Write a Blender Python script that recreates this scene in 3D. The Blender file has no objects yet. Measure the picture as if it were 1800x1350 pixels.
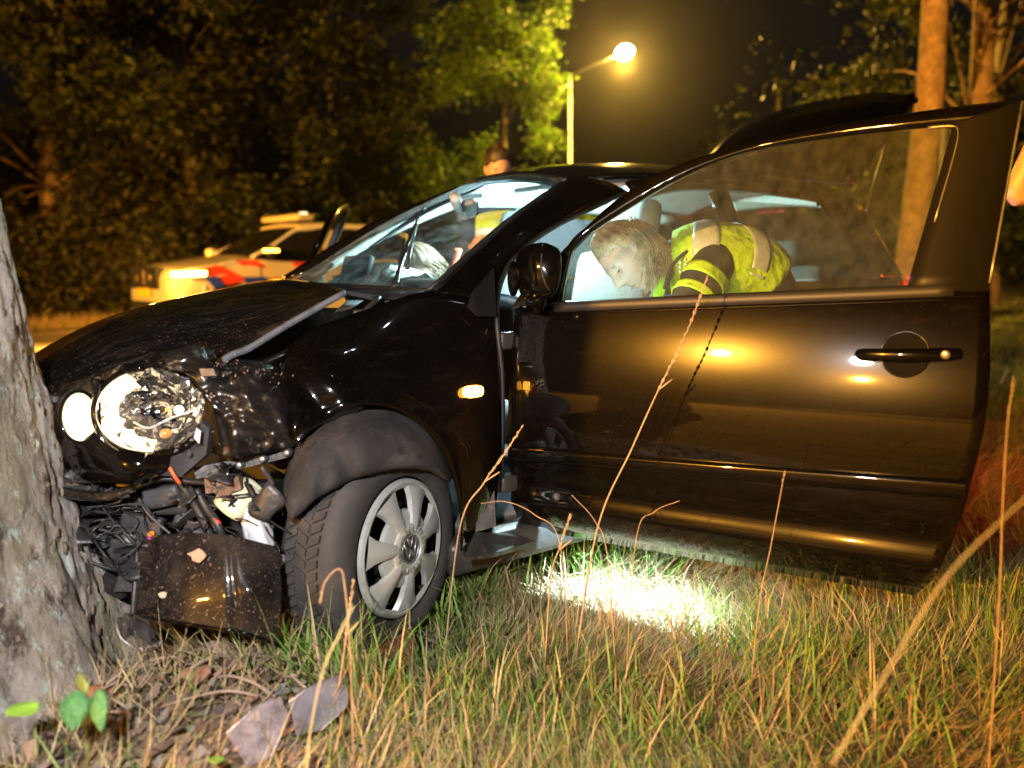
import bpy, bmesh, math, random
import numpy as np
from mathutils import Vector, Matrix
random.seed(7)
RNG = np.random.default_rng(11)
SC = bpy.context.scene
COL = SC.collection

# ------------------------------------------------------------------ camera, sky, light, exposure
# world axes: x runs from the wrecked car's nose to its tail, y to its far side, z up, metres
CAM = np.array([-.8059, -2.6392, 1.0304]); YAW, PITCH, ROLL = .6374, .1463, -.0086
FPX = 1408.0                                            # focal length in pixels of an 1800 px wide frame
_f = np.array([math.sin(YAW)*math.cos(PITCH), math.cos(YAW)*math.cos(PITCH), -math.sin(PITCH)])
_r = np.cross(_f, [0, 0, 1]); _r /= np.linalg.norm(_r); _u = np.cross(_r, _f)
CR = math.cos(ROLL)*_r + math.sin(ROLL)*_u; CU = math.cos(ROLL)*_u - math.sin(ROLL)*_r; CF = _f
cd = bpy.data.cameras.new('camera'); cam = bpy.data.objects.new('camera', cd); COL.objects.link(cam)
cam.matrix_world = Matrix(((CR[0], CU[0], -CF[0], CAM[0]), (CR[1], CU[1], -CF[1], CAM[1]), (CR[2], CU[2], -CF[2], CAM[2]), (0, 0, 0, 1)))
cd.sensor_width = 36.0; cd.lens = FPX/1800*36; cd.clip_start = .02; cd.clip_end = 600
cd.dof.use_dof = True; cd.dof.focus_distance = 2.25; cd.dof.aperture_fstop = 1.7
SC.camera = cam
SC.render.resolution_x, SC.render.resolution_y = 1024, 768

SUN_EL, SUN_ROT = math.radians(-3.0), math.radians(200)
wd = bpy.data.worlds.new('World'); SC.world = wd; wd.use_nodes = True
nt = wd.node_tree; nt.nodes.clear()
bg = nt.nodes.new('ShaderNodeBackground'); out = nt.nodes.new('ShaderNodeOutputWorld')
sky = nt.nodes.new('ShaderNodeTexSky'); sky.sky_type = 'NISHITA'; sky.sun_disc = False
sky.sun_elevation = SUN_EL; sky.sun_rotation = SUN_ROT
hs = nt.nodes.new('ShaderNodeHueSaturation'); hs.inputs['Saturation'].default_value = .25
nt.links.new(sky.outputs[0], hs.inputs['Color']); nt.links.new(hs.outputs[0], bg.inputs['Color'])
bg.inputs['Strength'].default_value = .05
nt.links.new(bg.outputs[0], out.inputs['Surface'])

def add_light(name, kind, loc, power, color, size=.05, target=None, **kw):
    l = bpy.data.lights.new(name, kind); l.energy = power; l.color = color
    if kind in ('POINT', 'SPOT'): l.shadow_soft_size = size
    if kind == 'AREA': l.size = size
    for k, v in kw.items(): setattr(l, k, v)
    o = bpy.data.objects.new(name, l); COL.objects.link(o); o.location = loc
    if target is not None:
        o.rotation_euler = (Vector(target) - Vector(loc)).to_track_quat('-Z', 'Y').to_euler()
    return o
sun = add_light('moon', 'SUN', (0, 0, 20), .012, (.8, .85, 1.0), target=(-6, 8, 0)); sun.data.angle = math.radians(.5)
FLASH_LOC = CAM + CU*.26 - CR*.34
add_light('camera_flash', 'SPOT', FLASH_LOC, 250, (1.0, .93, .90), .05, (-.28, -1.0, .36), spot_size=math.radians(104), spot_blend=1.0)

vs = SC.view_settings
vs.view_transform = 'Standard'; vs.look = 'None'; vs.exposure = .45; vs.gamma = 1; vs.use_curve_mapping = False
SC.render.engine = 'CYCLES'
SC.cycles.use_denoising = True; SC.cycles.max_bounces = 6; SC.cycles.diffuse_bounces = 2; SC.cycles.glossy_bounces = 3; SC.cycles.volume_bounces = 0
SC.cycles.transmission_bounces = 4; SC.cycles.transparent_max_bounces = 14; SC.cycles.sample_clamp_indirect = 4.0
SC.cycles.caustics_reflective = False; SC.cycles.caustics_refractive = False
SC.cycles.use_adaptive_sampling = True; SC.cycles.adaptive_threshold = .04

# ------------------------------------------------------------------ helpers
def V(*a): return np.array(a, float)
def ray(u, v): return CF + CR*(u-900)/FPX - CU*(v-675)/FPX
def P(u, v, d): return CAM + ray(u, v)*d                       # a place seen at (u, v), d metres deep
def PX(u, v, i, val): r = ray(u, v); return CAM + r*(val-CAM[i])/r[i]   # ... on the plane axis i = val
def norm(v): v = np.asarray(v, float); return v/max(1e-9, np.linalg.norm(v))
FW = norm([CF[0], CF[1], 0]); RT = norm([CR[0], CR[1], 0]); UP = V(0, 0, 1)

def cr_spline(pts, n):
    p = np.asarray(pts, float); m = len(p)
    if m == 2: t = np.linspace(0, 1, n)[:, None]; return p[0]*(1-t)+p[1]*t
    q = np.vstack([2*p[0]-p[1], p, 2*p[-1]-p[-2]])
    t = np.linspace(0, m-1, n); i = np.minimum(t.astype(int), m-2); f = (t-i)[:, None]
    a, b, c, d = q[i], q[i+1], q[i+2], q[i+3]
    return .5*(2*b + (c-a)*f + (2*a-5*b+4*c-d)*f**2 + (3*b-a-3*c+d)*f**3)
def cr_surf(ctrl, nu, nv):
    c = np.asarray(ctrl, float); m, n, k = c.shape
    a = cr_spline(c.reshape(m, n*k), nu).reshape(nu, n, k)
    return cr_spline(a.transpose(1, 0, 2).reshape(n, nu*k), nv).reshape(nv, nu, k).transpose(1, 0, 2)

class MB:
    """collects geometry of one mesh"""
    def __init__(s): s.v = []; s.f = []; s.m = []
    def add(s, v, f, mi=0):
        b = len(s.v); s.v += [tuple(map(float, q)) for q in v]; s.f += [tuple(b+i for i in q) for q in f]; s.m += [mi]*len(f); return s
    def grid(s, g, mi=0, wrap_u=False, wrap_v=False, flip=False):
        nu, nv = g.shape[:2]; F = []
        for i in range(nu if wrap_u else nu-1):
            for j in range(nv if wrap_v else nv-1):
                a, b, c, d = i*nv+j, ((i+1) % nu)*nv+j, ((i+1) % nu)*nv+(j+1) % nv, i*nv+(j+1) % nv
                F.append((d, c, b, a) if flip else (a, b, c, d))
        return s.add(g.reshape(-1, 3), F, mi)
    def tube(s, pts, rad, sides=10, mi=0, n=None, squash=None, up=None, cap=True):
        pts = np.asarray(pts, float); rad = np.broadcast_to(np.asarray(rad, float), (len(pts),)) if np.ndim(rad) < 2 else np.asarray(rad, float)
        if n:
            rad2 = rad if rad.ndim == 2 else np.stack([rad, rad], 1)
            x = cr_spline(np.hstack([pts, rad2]), n); pts, rad = x[:, :3], np.maximum(x[:, 3:], 1e-4)
        elif rad.ndim == 1: rad = np.stack([rad, rad], 1)
        t = np.gradient(pts, axis=0); t /= np.maximum(np.linalg.norm(t, axis=1)[:, None], 1e-9)
        nrm = np.asarray(up, float) if up is not None else (V(0, 0, 1) if abs(t[0][2]) < .9 else V(1, 0, 0))
        R = []
        for k in range(len(pts)):
            nrm = norm(nrm - t[k]*(nrm@t[k])); b = np.cross(t[k], nrm)
            a = np.linspace(0, 2*math.pi, sides, endpoint=False)
            R.append(pts[k] + np.outer(np.cos(a)*rad[k, 0], nrm) + np.outer(np.sin(a)*rad[k, 1], b))
        s.grid(np.array(R), mi, wrap_v=True)
        if cap:
            for ring, fl in ((R[0], True), (R[-1], False)):
                f = list(range(sides)); s.add(ring, [tuple(f if fl else f[::-1])], mi)
        return s
    def box(s, c, size, ax=None, mi=0, bev=0.0):
        ax = np.eye(3) if ax is None else np.asarray(ax, float); h = np.asarray(size, float)/2
        bm = bmesh.new(); bmesh.ops.create_cube(bm, size=1)
        for q in bm.verts: q.co = Vector((q.co.x*2*h[0], q.co.y*2*h[1], q.co.z*2*h[2]))
        if bev > 0: bmesh.ops.bevel(bm, geom=bm.edges[:], offset=min(bev, .45*2*min(h)), segments=2, affect='EDGES', profile=.6)
        bm.verts.index_update()
        v = [np.asarray(c)+ax[0]*q.co.x+ax[1]*q.co.y+ax[2]*q.co.z for q in bm.verts]
        f = [[q.index for q in g.verts] for g in bm.faces]; bm.free()
        return s.add(v, f, mi)
    def lathe(s, o, axis, prof, sides=24, mi=0, up=None, a0=0, a1=2*math.pi):
        """prof: (radius, height along axis)"""
        axis = norm(axis); n = norm(np.cross(axis, up if up is not None else (V(0, 0, 1) if abs(axis[2]) < .9 else V(1, 0, 0)))); b = np.cross(axis, n)
        full = abs(a1-a0-2*math.pi) < 1e-6
        a = np.linspace(a0, a1, sides, endpoint=not full)
        g = np.array([[np.asarray(o)+axis*h+(n*math.cos(x)+b*math.sin(x))*max(r, 1e-4) for x in a] for r, h in prof])
        return s.grid(g, mi, wrap_v=full)
    def prism(s, poly, thick, mi=0):
        """poly: 3-D outline, thick: offset vector"""
        p = [np.asarray(q, float) for q in poly]; n = len(p); t = np.asarray(thick, float)
        v = p+[q+t for q in p]; f = [tuple(range(n))[::-1], tuple(range(n, 2*n))]+[(i, (i+1) % n, n+(i+1) % n, n+i) for i in range(n)]
        return s.add(v, f, mi)
    def ball(s, c, r, ax=None, nu=12, nv=16, mi=0):
        ax = np.eye(3) if ax is None else np.asarray(ax, float); r = np.broadcast_to(r, 3)
        th = np.linspace(.01, math.pi-.01, nu); ph = np.linspace(0, 2*math.pi, nv, endpoint=False)
        g = np.array([[np.asarray(c)+ax[0]*r[0]*math.sin(a)*math.cos(b)+ax[1]*r[1]*math.sin(a)*math.sin(b)+ax[2]*r[2]*math.cos(a) for b in ph] for a in th])
        return s.grid(g, mi, wrap_v=True, flip=False)
    def build(s, name, mats, parent=None, smooth=True, thick=0, off=0, rel=None, sub=0, auto=None):
        me = bpy.data.meshes.new(name); me.from_pydata(s.v, [], s.f)
        for m in (mats if isinstance(mats, (list, tuple)) else [mats]): me.materials.append(m)
        if len(me.polygons):
            me.polygons.foreach_set('material_index', s.m)
            me.polygons.foreach_set('use_smooth', [smooth]*len(me.polygons))
        bm = bmesh.new(); bm.from_mesh(me); bmesh.ops.remove_doubles(bm, verts=bm.verts, dist=1e-6); bmesh.ops.recalc_face_normals(bm, faces=bm.faces)
        if auto:
            for e in bm.edges:
                if len(e.link_faces) == 2 and e.calc_face_angle(0) > math.radians(auto): e.smooth = False
        bm.to_mesh(me); bm.free(); me.update()
        o = bpy.data.objects.new(name, me); COL.objects.link(o)
        if parent is not None: attach(o, parent)
        if thick:
            m = o.modifiers.new('thickness', 'SOLIDIFY'); m.thickness = thick; m.offset = off
        if sub:
            m = o.modifiers.new('subdivision', 'SUBSURF'); m.levels = m.render_levels = sub
        return o
def attach(o, parent):
    o.parent = parent
    p = parent; T = Matrix.Identity(4); chain = []
    while p is not None: chain.append(p); p = p.parent
    for p in chain[::-1]: T = T @ p.matrix_parent_inverse @ p.matrix_basis
    o.matrix_parent_inverse = T.inverted()
def raw_mesh(name, verts, faces, mat, parent=None, smooth=False, colors=None, kind=None):
    """fast path for big meshes: verts (n,3), faces (m,k) numpy arrays"""
    me = bpy.data.meshes.new(name); nv, nf, k = len(verts), len(faces), faces.shape[1]
    me.vertices.add(nv); me.vertices.foreach_set('co', np.ascontiguousarray(verts, np.float32).ravel())
    me.loops.add(nf*k); me.loops.foreach_set('vertex_index', faces.astype(np.int32).ravel())
    me.polygons.add(nf); me.polygons.foreach_set('loop_start', np.arange(0, nf*k, k, dtype=np.int32))
    me.polygons.foreach_set('use_smooth', np.full(nf, smooth))
    if colors is not None:
        ca = me.color_attributes.new('tint', 'FLOAT_COLOR', 'POINT'); c4 = np.ones((nv, 4), np.float32); c4[:, :3] = colors
        ca.data.foreach_set('color', c4.ravel())
    me.update(calc_edges=True); me.materials.append(mat)
    o = bpy.data.objects.new(name, me); COL.objects.link(o)
    if parent is not None: attach(o, parent)
    if kind: o['kind'] = kind
    return o
def thing(name, label, cat, loc=(0, 0, 0), group=None):
    o = bpy.data.objects.new(name, None); COL.objects.link(o); o.location = tuple(map(float, loc)); o.empty_display_size = .2
    return tag(o, label, cat, group)
def tag(o, label, cat, group=None):
    o['label'] = label; o['category'] = cat
    if group: o['group'] = group
    return o
def frame(axis, up=(0, 0, 1)):
    """rows: axis, side, up'"""
    a = norm(axis); s = norm(np.cross(up, a)); return np.array([a, s, np.cross(a, s)])

# ------------------------------------------------------------------ materials
def mat(name, col=(.5, .5, .5), rough=.5, metal=0, coat=0, coat_r=.03, spec=.5, emit=None, es=0, noise=None, bump=None, alpha=None, trans=0, sss=0, ior=None):
    """noise: (scale, other colour, low, high[, detail]); bump: (scale, strength, distance)"""
    m = bpy.data.materials.new(name); m.use_nodes = True; n = m.node_tree; b = n.nodes['Principled BSDF']
    b.inputs['Base Color'].default_value = (*col, 1); b.inputs['Roughness'].default_value = rough; b.inputs['Metallic'].default_value = metal
    b.inputs['Coat Weight'].default_value = coat; b.inputs['Coat Roughness'].default_value = coat_r; b.inputs['Specular IOR Level'].default_value = spec
    if trans: b.inputs['Transmission Weight'].default_value = trans
    if ior: b.inputs['IOR'].default_value = ior
    if sss: b.inputs['Subsurface Weight'].default_value = sss; b.inputs['Subsurface Radius'].default_value = (.01, .004, .002)
    if emit: b.inputs['Emission Color'].default_value = (*emit, 1); b.inputs['Emission Strength'].default_value = es
    tc = n.nodes.new('ShaderNodeTexCoord')
    if noise:
        for k, ns in enumerate(noise if isinstance(noise, list) else [noise]):
            tx = n.nodes.new('ShaderNodeTexNoise'); tx.inputs['Scale'].default_value = ns[0]; tx.inputs['Detail'].default_value = ns[4] if len(ns) > 4 else 6; tx.inputs['Roughness'].default_value = .65
            if len(ns) > 5:
                mp = n.nodes.new('ShaderNodeMapping'); mp.inputs['Scale'].default_value = ns[5]; mp.inputs['Rotation'].default_value = (0, 0, .5); n.links.new(tc.outputs['Object'], mp.inputs['Vector']); n.links.new(mp.outputs[0], tx.inputs['Vector'])
            else: n.links.new(tc.outputs['Object'], tx.inputs['Vector'])
            rp = n.nodes.new('ShaderNodeValToRGB'); rp.color_ramp.elements[0].position = ns[2]; rp.color_ramp.elements[1].position = ns[3]
            n.links.new(tx.outputs['Fac'], rp.inputs['Fac'])
            mx = n.nodes.new('ShaderNodeMix'); mx.data_type = 'RGBA'
            n.links.new(rp.outputs['Color'], mx.inputs['Factor']); mx.inputs['B'].default_value = (*ns[1], 1)
            src = b.inputs['Base Color'].links
            if src: n.links.new(src[0].from_socket, mx.inputs['A'])
            else: mx.inputs['A'].default_value = (*col, 1)
            n.links.new(mx.outputs['Result'], b.inputs['Base Color'])
    if bump:
        tx = n.nodes.new('ShaderNodeTexNoise'); tx.inputs['Scale'].default_value = bump[0]; tx.inputs['Detail'].default_value = 5
        n.links.new(tc.outputs['Object'], tx.inputs['Vector'])
        bp = n.nodes.new('ShaderNodeBump'); bp.inputs['Strength'].default_value = bump[1]; bp.inputs['Distance'].default_value = bump[2] if len(bump) > 2 else .01
        n.links.new(tx.outputs['Fac'], bp.inputs['Height']); n.links.new(bp.outputs['Normal'], b.inputs['Normal'])
    return m
def tint_mat(name, rough=.6, translucent=0.0, spec=.3):
    """colour comes from the mesh's own per-blade / per-leaf tint"""
    m = bpy.data.materials.new(name); m.use_nodes = True; n = m.node_tree; b = n.nodes['Principled BSDF']
    at = n.nodes.new('ShaderNodeAttribute'); at.attribute_name = 'tint'
    n.links.new(at.outputs['Color'], b.inputs['Base Color']); b.inputs['Roughness'].default_value = rough; b.inputs['Specular IOR Level'].default_value = spec
    if translucent:
        tr = n.nodes.new('ShaderNodeBsdfTranslucent'); mx = n.nodes.new('ShaderNodeMixShader'); mx.inputs[0].default_value = translucent
        n.links.new(at.outputs['Color'], tr.inputs['Color']); n.links.new(b.outputs[0], mx.inputs[1]); n.links.new(tr.outputs[0], mx.inputs[2])
        n.links.new(mx.outputs[0], n.nodes['Material Output'].inputs['Surface'])
    return m
def glass(name, tint=(.80, .93, .88), dust=.05, dust_col=(.55, .6, .55), streak=(1, 1, 1), lo=.45, hi=.8, refl=1.0):
    """thin car glazing: clear tint, mirror reflection by angle, a film of dust"""
    m = bpy.data.materials.new(name); m.use_nodes = True; n = m.node_tree; n.nodes.remove(n.nodes['Principled BSDF'])
    L = n.links.new; o = n.nodes['Material Output']
    tr = n.nodes.new('ShaderNodeBsdfTransparent'); tr.inputs[0].default_value = (*tint, 1)
    gl = n.nodes.new('ShaderNodeBsdfGlossy'); gl.inputs['Roughness'].default_value = .01; gl.inputs[0].default_value = (refl, refl, refl, 1)
    lw = n.nodes.new('ShaderNodeFresnel'); lw.inputs[0].default_value = 1.5
    m1 = n.nodes.new('ShaderNodeMixShader'); L(lw.outputs[0], m1.inputs[0]); L(tr.outputs[0], m1.inputs[1]); L(gl.outputs[0], m1.inputs[2])
    df = n.nodes.new('ShaderNodeBsdfDiffuse'); df.inputs[0].default_value = (*dust_col, 1)
    tl = n.nodes.new('ShaderNodeBsdfTranslucent'); tl.inputs[0].default_value = (*dust_col, 1)
    m0 = n.nodes.new('ShaderNodeMixShader'); m0.inputs[0].default_value = .5; L(df.outputs[0], m0.inputs[1]); L(tl.outputs[0], m0.inputs[2])
    tc = n.nodes.new('ShaderNodeTexCoord'); mp = n.nodes.new('ShaderNodeMapping'); mp.inputs['Scale'].default_value = streak
    L(tc.outputs['Object'], mp.inputs['Vector'])
    tx = n.nodes.new('ShaderNodeTexNoise'); tx.inputs['Scale'].default_value = 9; tx.inputs['Detail'].default_value = 8; tx.inputs['Roughness'].default_value = .7; L(mp.outputs[0], tx.inputs['Vector'])
    mr = n.nodes.new('ShaderNodeMapRange'); mr.inputs['From Min'].default_value = lo; mr.inputs['From Max'].default_value = hi; mr.inputs['To Min'].default_value = dust*.25; mr.inputs['To Max'].default_value = dust*2
    L(tx.outputs['Fac'], mr.inputs['Value'])
    m2 = n.nodes.new('ShaderNodeMixShader'); L(mr.outputs[0], m2.inputs[0]); L(m1.outputs[0], m2.inputs[1]); L(m0.outputs[0], m2.inputs[2])
    L(m2.outputs[0], o.inputs['Surface'])
    return m
def emit(name, col, s): return mat(name, (.02, .02, .02), .4, emit=col, es=s)

SODIUM = (1.0, .43, .048)
M = {}
M['paint'] = mat('black_car_paint', (.0018, .0014, .0010), .20, coat=1, coat_r=.03, spec=.07, noise=[(3, (.0030, .0023, .0017), .4, .7), (240, (.040, .031, .022), .62, .72, 6), (11, (.006, .0046, .0034), .55, .72, 9, (1, 1, 5))])
M['paint_dirty'] = mat('black_paint_with_bark_dust', (.006, .005, .004), .40, coat=.9, coat_r=.06, spec=.15, noise=[(7, (.035, .026, .018), .50, .66, 8, (1, 6, 3)), (130, (.20, .15, .10), .60, .66, 8), (16, (.06, .045, .032), .60, .72, 9, (1, 9, 4))])
M['paint_crumple'] = mat('scuffed_black_paint', (.012, .010, .009), .3, coat=1, coat_r=.05, noise=[(24, (.10, .075, .05), .58, .72, 8)], bump=(14, .5, .02))
M['panel_dirty'] = mat('black_panel_with_bark_crumbs', (.008, .007, .007), .34, coat=1, coat_r=.04, spec=.12, noise=[(170, (.22, .16, .12), .60, .65, 7), (46, (.28, .18, .12), .655, .68, 6), (5, (.035, .028, .022), .50, .68, 8)])
M['plastic'] = mat('black_plastic', (.016, .016, .017), .45, noise=[(20, (.03, .03, .03), .4, .8), (55, (.09, .07, .055), .58, .70, 8)])
M['plastic_grey'] = mat('grey_plastic', (.055, .055, .06), .5, noise=[(18, (.025, .024, .023), .4, .7), (60, (.12, .10, .08), .58, .70, 8)])
M['liner'] = mat('wheel_arch_felt', (.018, .017, .018), .85, noise=[(8, (.062, .053, .048), .47, .66, 9), (30, (.010, .010, .010), .54, .66, 8)], bump=(90, .5, .004))
M['tyre'] = mat('tyre_rubber', (.03, .029, .029), .75, noise=(14, (.06, .052, .048), .45, .75), bump=(120, .35, .003))
M['silver'] = mat('silver_hubcap', (.42, .44, .42), .38, metal=.35, noise=(16, (.26, .26, .23), .5, .8))
M['dark'] = mat('hole_black', (.005, .005, .005), .8)
M['chrome'] = mat('lamp_chrome', (.26, .26, .29), .09, metal=1, bump=(30, .6, .01))
M['metal'] = mat('bare_steel', (.32, .32, .33), .42, metal=.8, noise=(30, (.10, .08, .06), .5, .75))
M['metal_dark'] = mat('dark_steel', (.06, .058, .056), .45, metal=.5, noise=(26, (.16, .11, .07), .58, .78), bump=(50, .4, .006))
M['rust'] = mat('rusty_steel', (.14, .08, .05), .8, noise=[(22, (.32, .22, .15), .45, .7, 8), (60, (.03, .025, .02), .52, .62, 8)], bump=(40, .6, .008))
M['trim_black'] = mat('door_trim_black', (.008, .0075, .007), .45, spec=.2)
M['recess'] = mat('handle_recess_black', (.004, .004, .004), .8, spec=.08)
M['strip'] = mat('bonnet_edge_steel', (.20, .215, .25), .4, metal=.4, noise=(30, (.08, .08, .09), .5, .8))
M['bottle'] = mat('pale_washer_bottle', (.62, .62, .44), .45, trans=.15, noise=(16, (.25, .22, .14), .58, .78))
M['bottle_white'] = mat('milky_bottle_plastic', (.60, .62, .66), .4, noise=(26, (.12, .10, .09), .60, .74))
M['clear'] = glass('clear_lamp_plastic', (.88, .87, .86), .10, (.6, .58, .55), lo=.4, hi=.75)
M['clear_haze'] = glass('scuffed_clear_plastic', (.86, .84, .87), .19, (.86, .82, .90), streak=(3, 3, 3), lo=.3, hi=.8)
M['clear_amber'] = glass('amber_clear_plastic', (.92, .66, .46), .20, (.80, .46, .28), streak=(3, 3, 3), lo=.3, hi=.8)
M['windscreen'] = glass('windscreen_glass', (.76, .92, .90), .12, (.6, .75, .78), streak=(1.5, 1.5, 4), lo=.42, hi=.72)
M['door_glass'] = glass('door_glass', (.70, .78, .68), .085, (.44, .47, .36), streak=(4, 4, 2), lo=.25, hi=.85)
M['side_glass'] = glass('side_glass', (.45, .52, .46), .02)
M['amber_bulb'] = mat('amber_bulb', (.8, .25, .04), .15, coat=1, emit=(1, .3, .03), es=.35)
M['rubber'] = mat('black_rubber', (.012, .012, .012), .55)
M['trim'] = mat('pale_cabin_trim', (.62, .66, .64), .7, noise=(40, (.5, .52, .5), .4, .7))
M['seat'] = mat('grey_seat_fabric', (.16, .18, .19), .9, noise=(120, (.10, .11, .12), .4, .6), bump=(200, .3, .002))
M['dash'] = mat('dashboard_plastic', (.035, .038, .04), .6, bump=(150, .2, .002))
M['airbag'] = mat('airbag_cloth', (.55, .60, .58), .85, bump=(14, .6, .02))
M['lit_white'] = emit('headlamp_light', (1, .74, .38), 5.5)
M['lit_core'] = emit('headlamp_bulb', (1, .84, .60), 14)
M['lit_orange'] = emit('indicator_light', (1, .36, .03), 22)
M['lit_cool'] = emit('torch_light', (.80, .95, 1), 30)
M['lit_red'] = emit('tail_light', (1, .03, .06), 1.5)
M['red_dim'] = mat('red_lens', (.5, .02, .03), .2, coat=1)
# ------------------------------------------------------------------ ground and road
def gz(x, y):
    x = np.asarray(x, float); y = np.asarray(y, float)
    z = .15*np.exp(-(((x+.42)/.42)**2 + ((y+1.02)/.42)**2)) + .05*np.exp(-(((x+.9)/.8)**2+((y+.9)/.8)**2))
    near = np.exp(-((x)**2+(y+1.5)**2)/40)
    z = z + near*(.014*np.sin(3.1*x+1.3*y)+.012*np.sin(5.3*y-2.2*x+1)+.006*np.sin(11*x+7*y))
    z = z - .0*y
    return z
M['soil'] = mat('verge_soil', (.10, .075, .050), .95, noise=[(6, (.16, .115, .07), .4, .65, 8), (38, (.05, .038, .028), .5, .72, 8)], bump=(30, .9, .03))
M['field'] = mat('short_grass_field', (.075, .085, .03), .95, noise=[(3, (.13, .11, .05), .4, .7, 8), (40, (.035, .04, .015), .5, .7, 6)], bump=(25, .8, .05))
M['asphalt'] = mat('road_asphalt', (.055, .052, .05), .8, noise=[(2.2, (.075, .07, .065), .4, .7), (220, (.12, .11, .10), .6, .75, 2)], bump=(300, .4, .004))
M['paint_line'] = mat('road_line_paint', (.62, .60, .55), .7, noise=(16, (.25, .24, .22), .55, .75, 8))
M['gravel'] = mat('pale_gravel_path', (.36, .32, .26), .95, noise=(30, (.22, .19, .15), .4, .7))
def road_y(x, off): return off + .1*x
def sheet(name, xs, ys, zf, m):
    X, Y = np.meshgrid(xs, ys, indexing='ij'); g = np.stack([X, Y, zf(X, Y)], -1)
    o = MB().grid(g).build(name, m); o['kind'] = 'structure'; return o
xs = np.concatenate([np.linspace(-320, -8, 14), np.linspace(-4, 4.5, 90), np.linspace(6, 40, 20), np.linspace(50, 320, 10)])
ys = np.concatenate([np.linspace(-320, -8, 12), np.linspace(-3.2, 2.5, 70), np.linspace(3.2, 40, 22), np.linspace(50, 320, 10)])
ground = sheet('ground', xs, ys, gz, M['soil'])
def band(name, y0, y1, z, m, x0=-160, x1=200):
    g = np.array([[[x, road_y(x, y), z] for y in (y0, y1)] for x in np.linspace(x0, x1, 30)])
    o = MB().grid(g).build(name, m); o['kind'] = 'structure'; return o
band('road', 5.9, 12.4, .024, M['asphalt'])
for k, x in enumerate(np.arange(-30, 60, 5.0)):
    o = band('centre_line', 9.14, 9.26, .030, M['paint_line'], x, x+3.4)
band('edge_line', 11.95, 12.07, .030, M['paint_line'])
band('far_verge', 12.4, 60, .036, M['field'])
g = np.array([[[x, y, .030] for y in (-300, -6+.33*(x-9), road_y(x, 5.9)-.6)] for x in np.linspace(9, 280, 20)])
field = MB().grid(g).build('field', M['field']); field['kind'] = 'structure'
o = MB().grid(np.array([[[x, y+.35*(x-40), .040] for y in (-2.6, 1.2)] for x in np.linspace(24, 130, 12)])).build('path', M['gravel']); o['kind'] = 'structure'

# ------------------------------------------------------------------ leaves and trees
M['leaf'] = tint_mat('tree_leaf', .55, .35)
M['grass'] = tint_mat('grass_blade', .6, .25)
def leaf_mesh(centers, size, cols, droop=.3, aspect=.5):
    n = len(centers); a = RNG.normal(size=(n, 3)); a[:, 2] = a[:, 2]*.6-droop; a /= np.linalg.norm(a, axis=1)[:, None]
    b = RNG.normal(size=(n, 3)); b -= a*(a*b).sum(1)[:, None]; b /= np.linalg.norm(b, axis=1)[:, None]
    s = (size*RNG.uniform(.6, 1.35, n))[:, None]
    v = np.stack([centers-a*s*.5, centers+b*s*aspect*.5-a*s*.05, centers+a*s*.5, centers-b*s*aspect*.5-a*s*.05], 1).reshape(-1, 3)
    f = np.arange(4*n).reshape(n, 4)
    return v, f, np.repeat(cols, 4, axis=0)
def leaf_cols(n, base, var=.35):
    base = np.asarray(base)[None]; k = RNG.uniform(1-var, 1+var, (n, 1)); h = RNG.normal(0, .12, (n, 1))
    return np.clip(base*k*np.concatenate([1+h, np.ones((n, 1)), 1-h*.5], 1), .002, 1)
M['bark_near'] = None
def bark_mat(name, col, c2, c3):
    return mat(name, col, .9, noise=[(7, c2, .42, .62, 8), (22, c3, .55, .70, 8)], bump=(26, .9, .03))
M['bark'] = bark_mat('tree_bark', (.17, .13, .09), (.26, .20, .14), (.07, .05, .035))
M['bark_dark'] = bark_mat('dark_bark', (.07, .055, .04), (.10, .08, .055), (.03, .025, .018))
M['bark_pale'] = bark_mat('pale_plane_bark', (.20, .13, .075), (.34, .23, .14), (.10, .065, .04))
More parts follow.
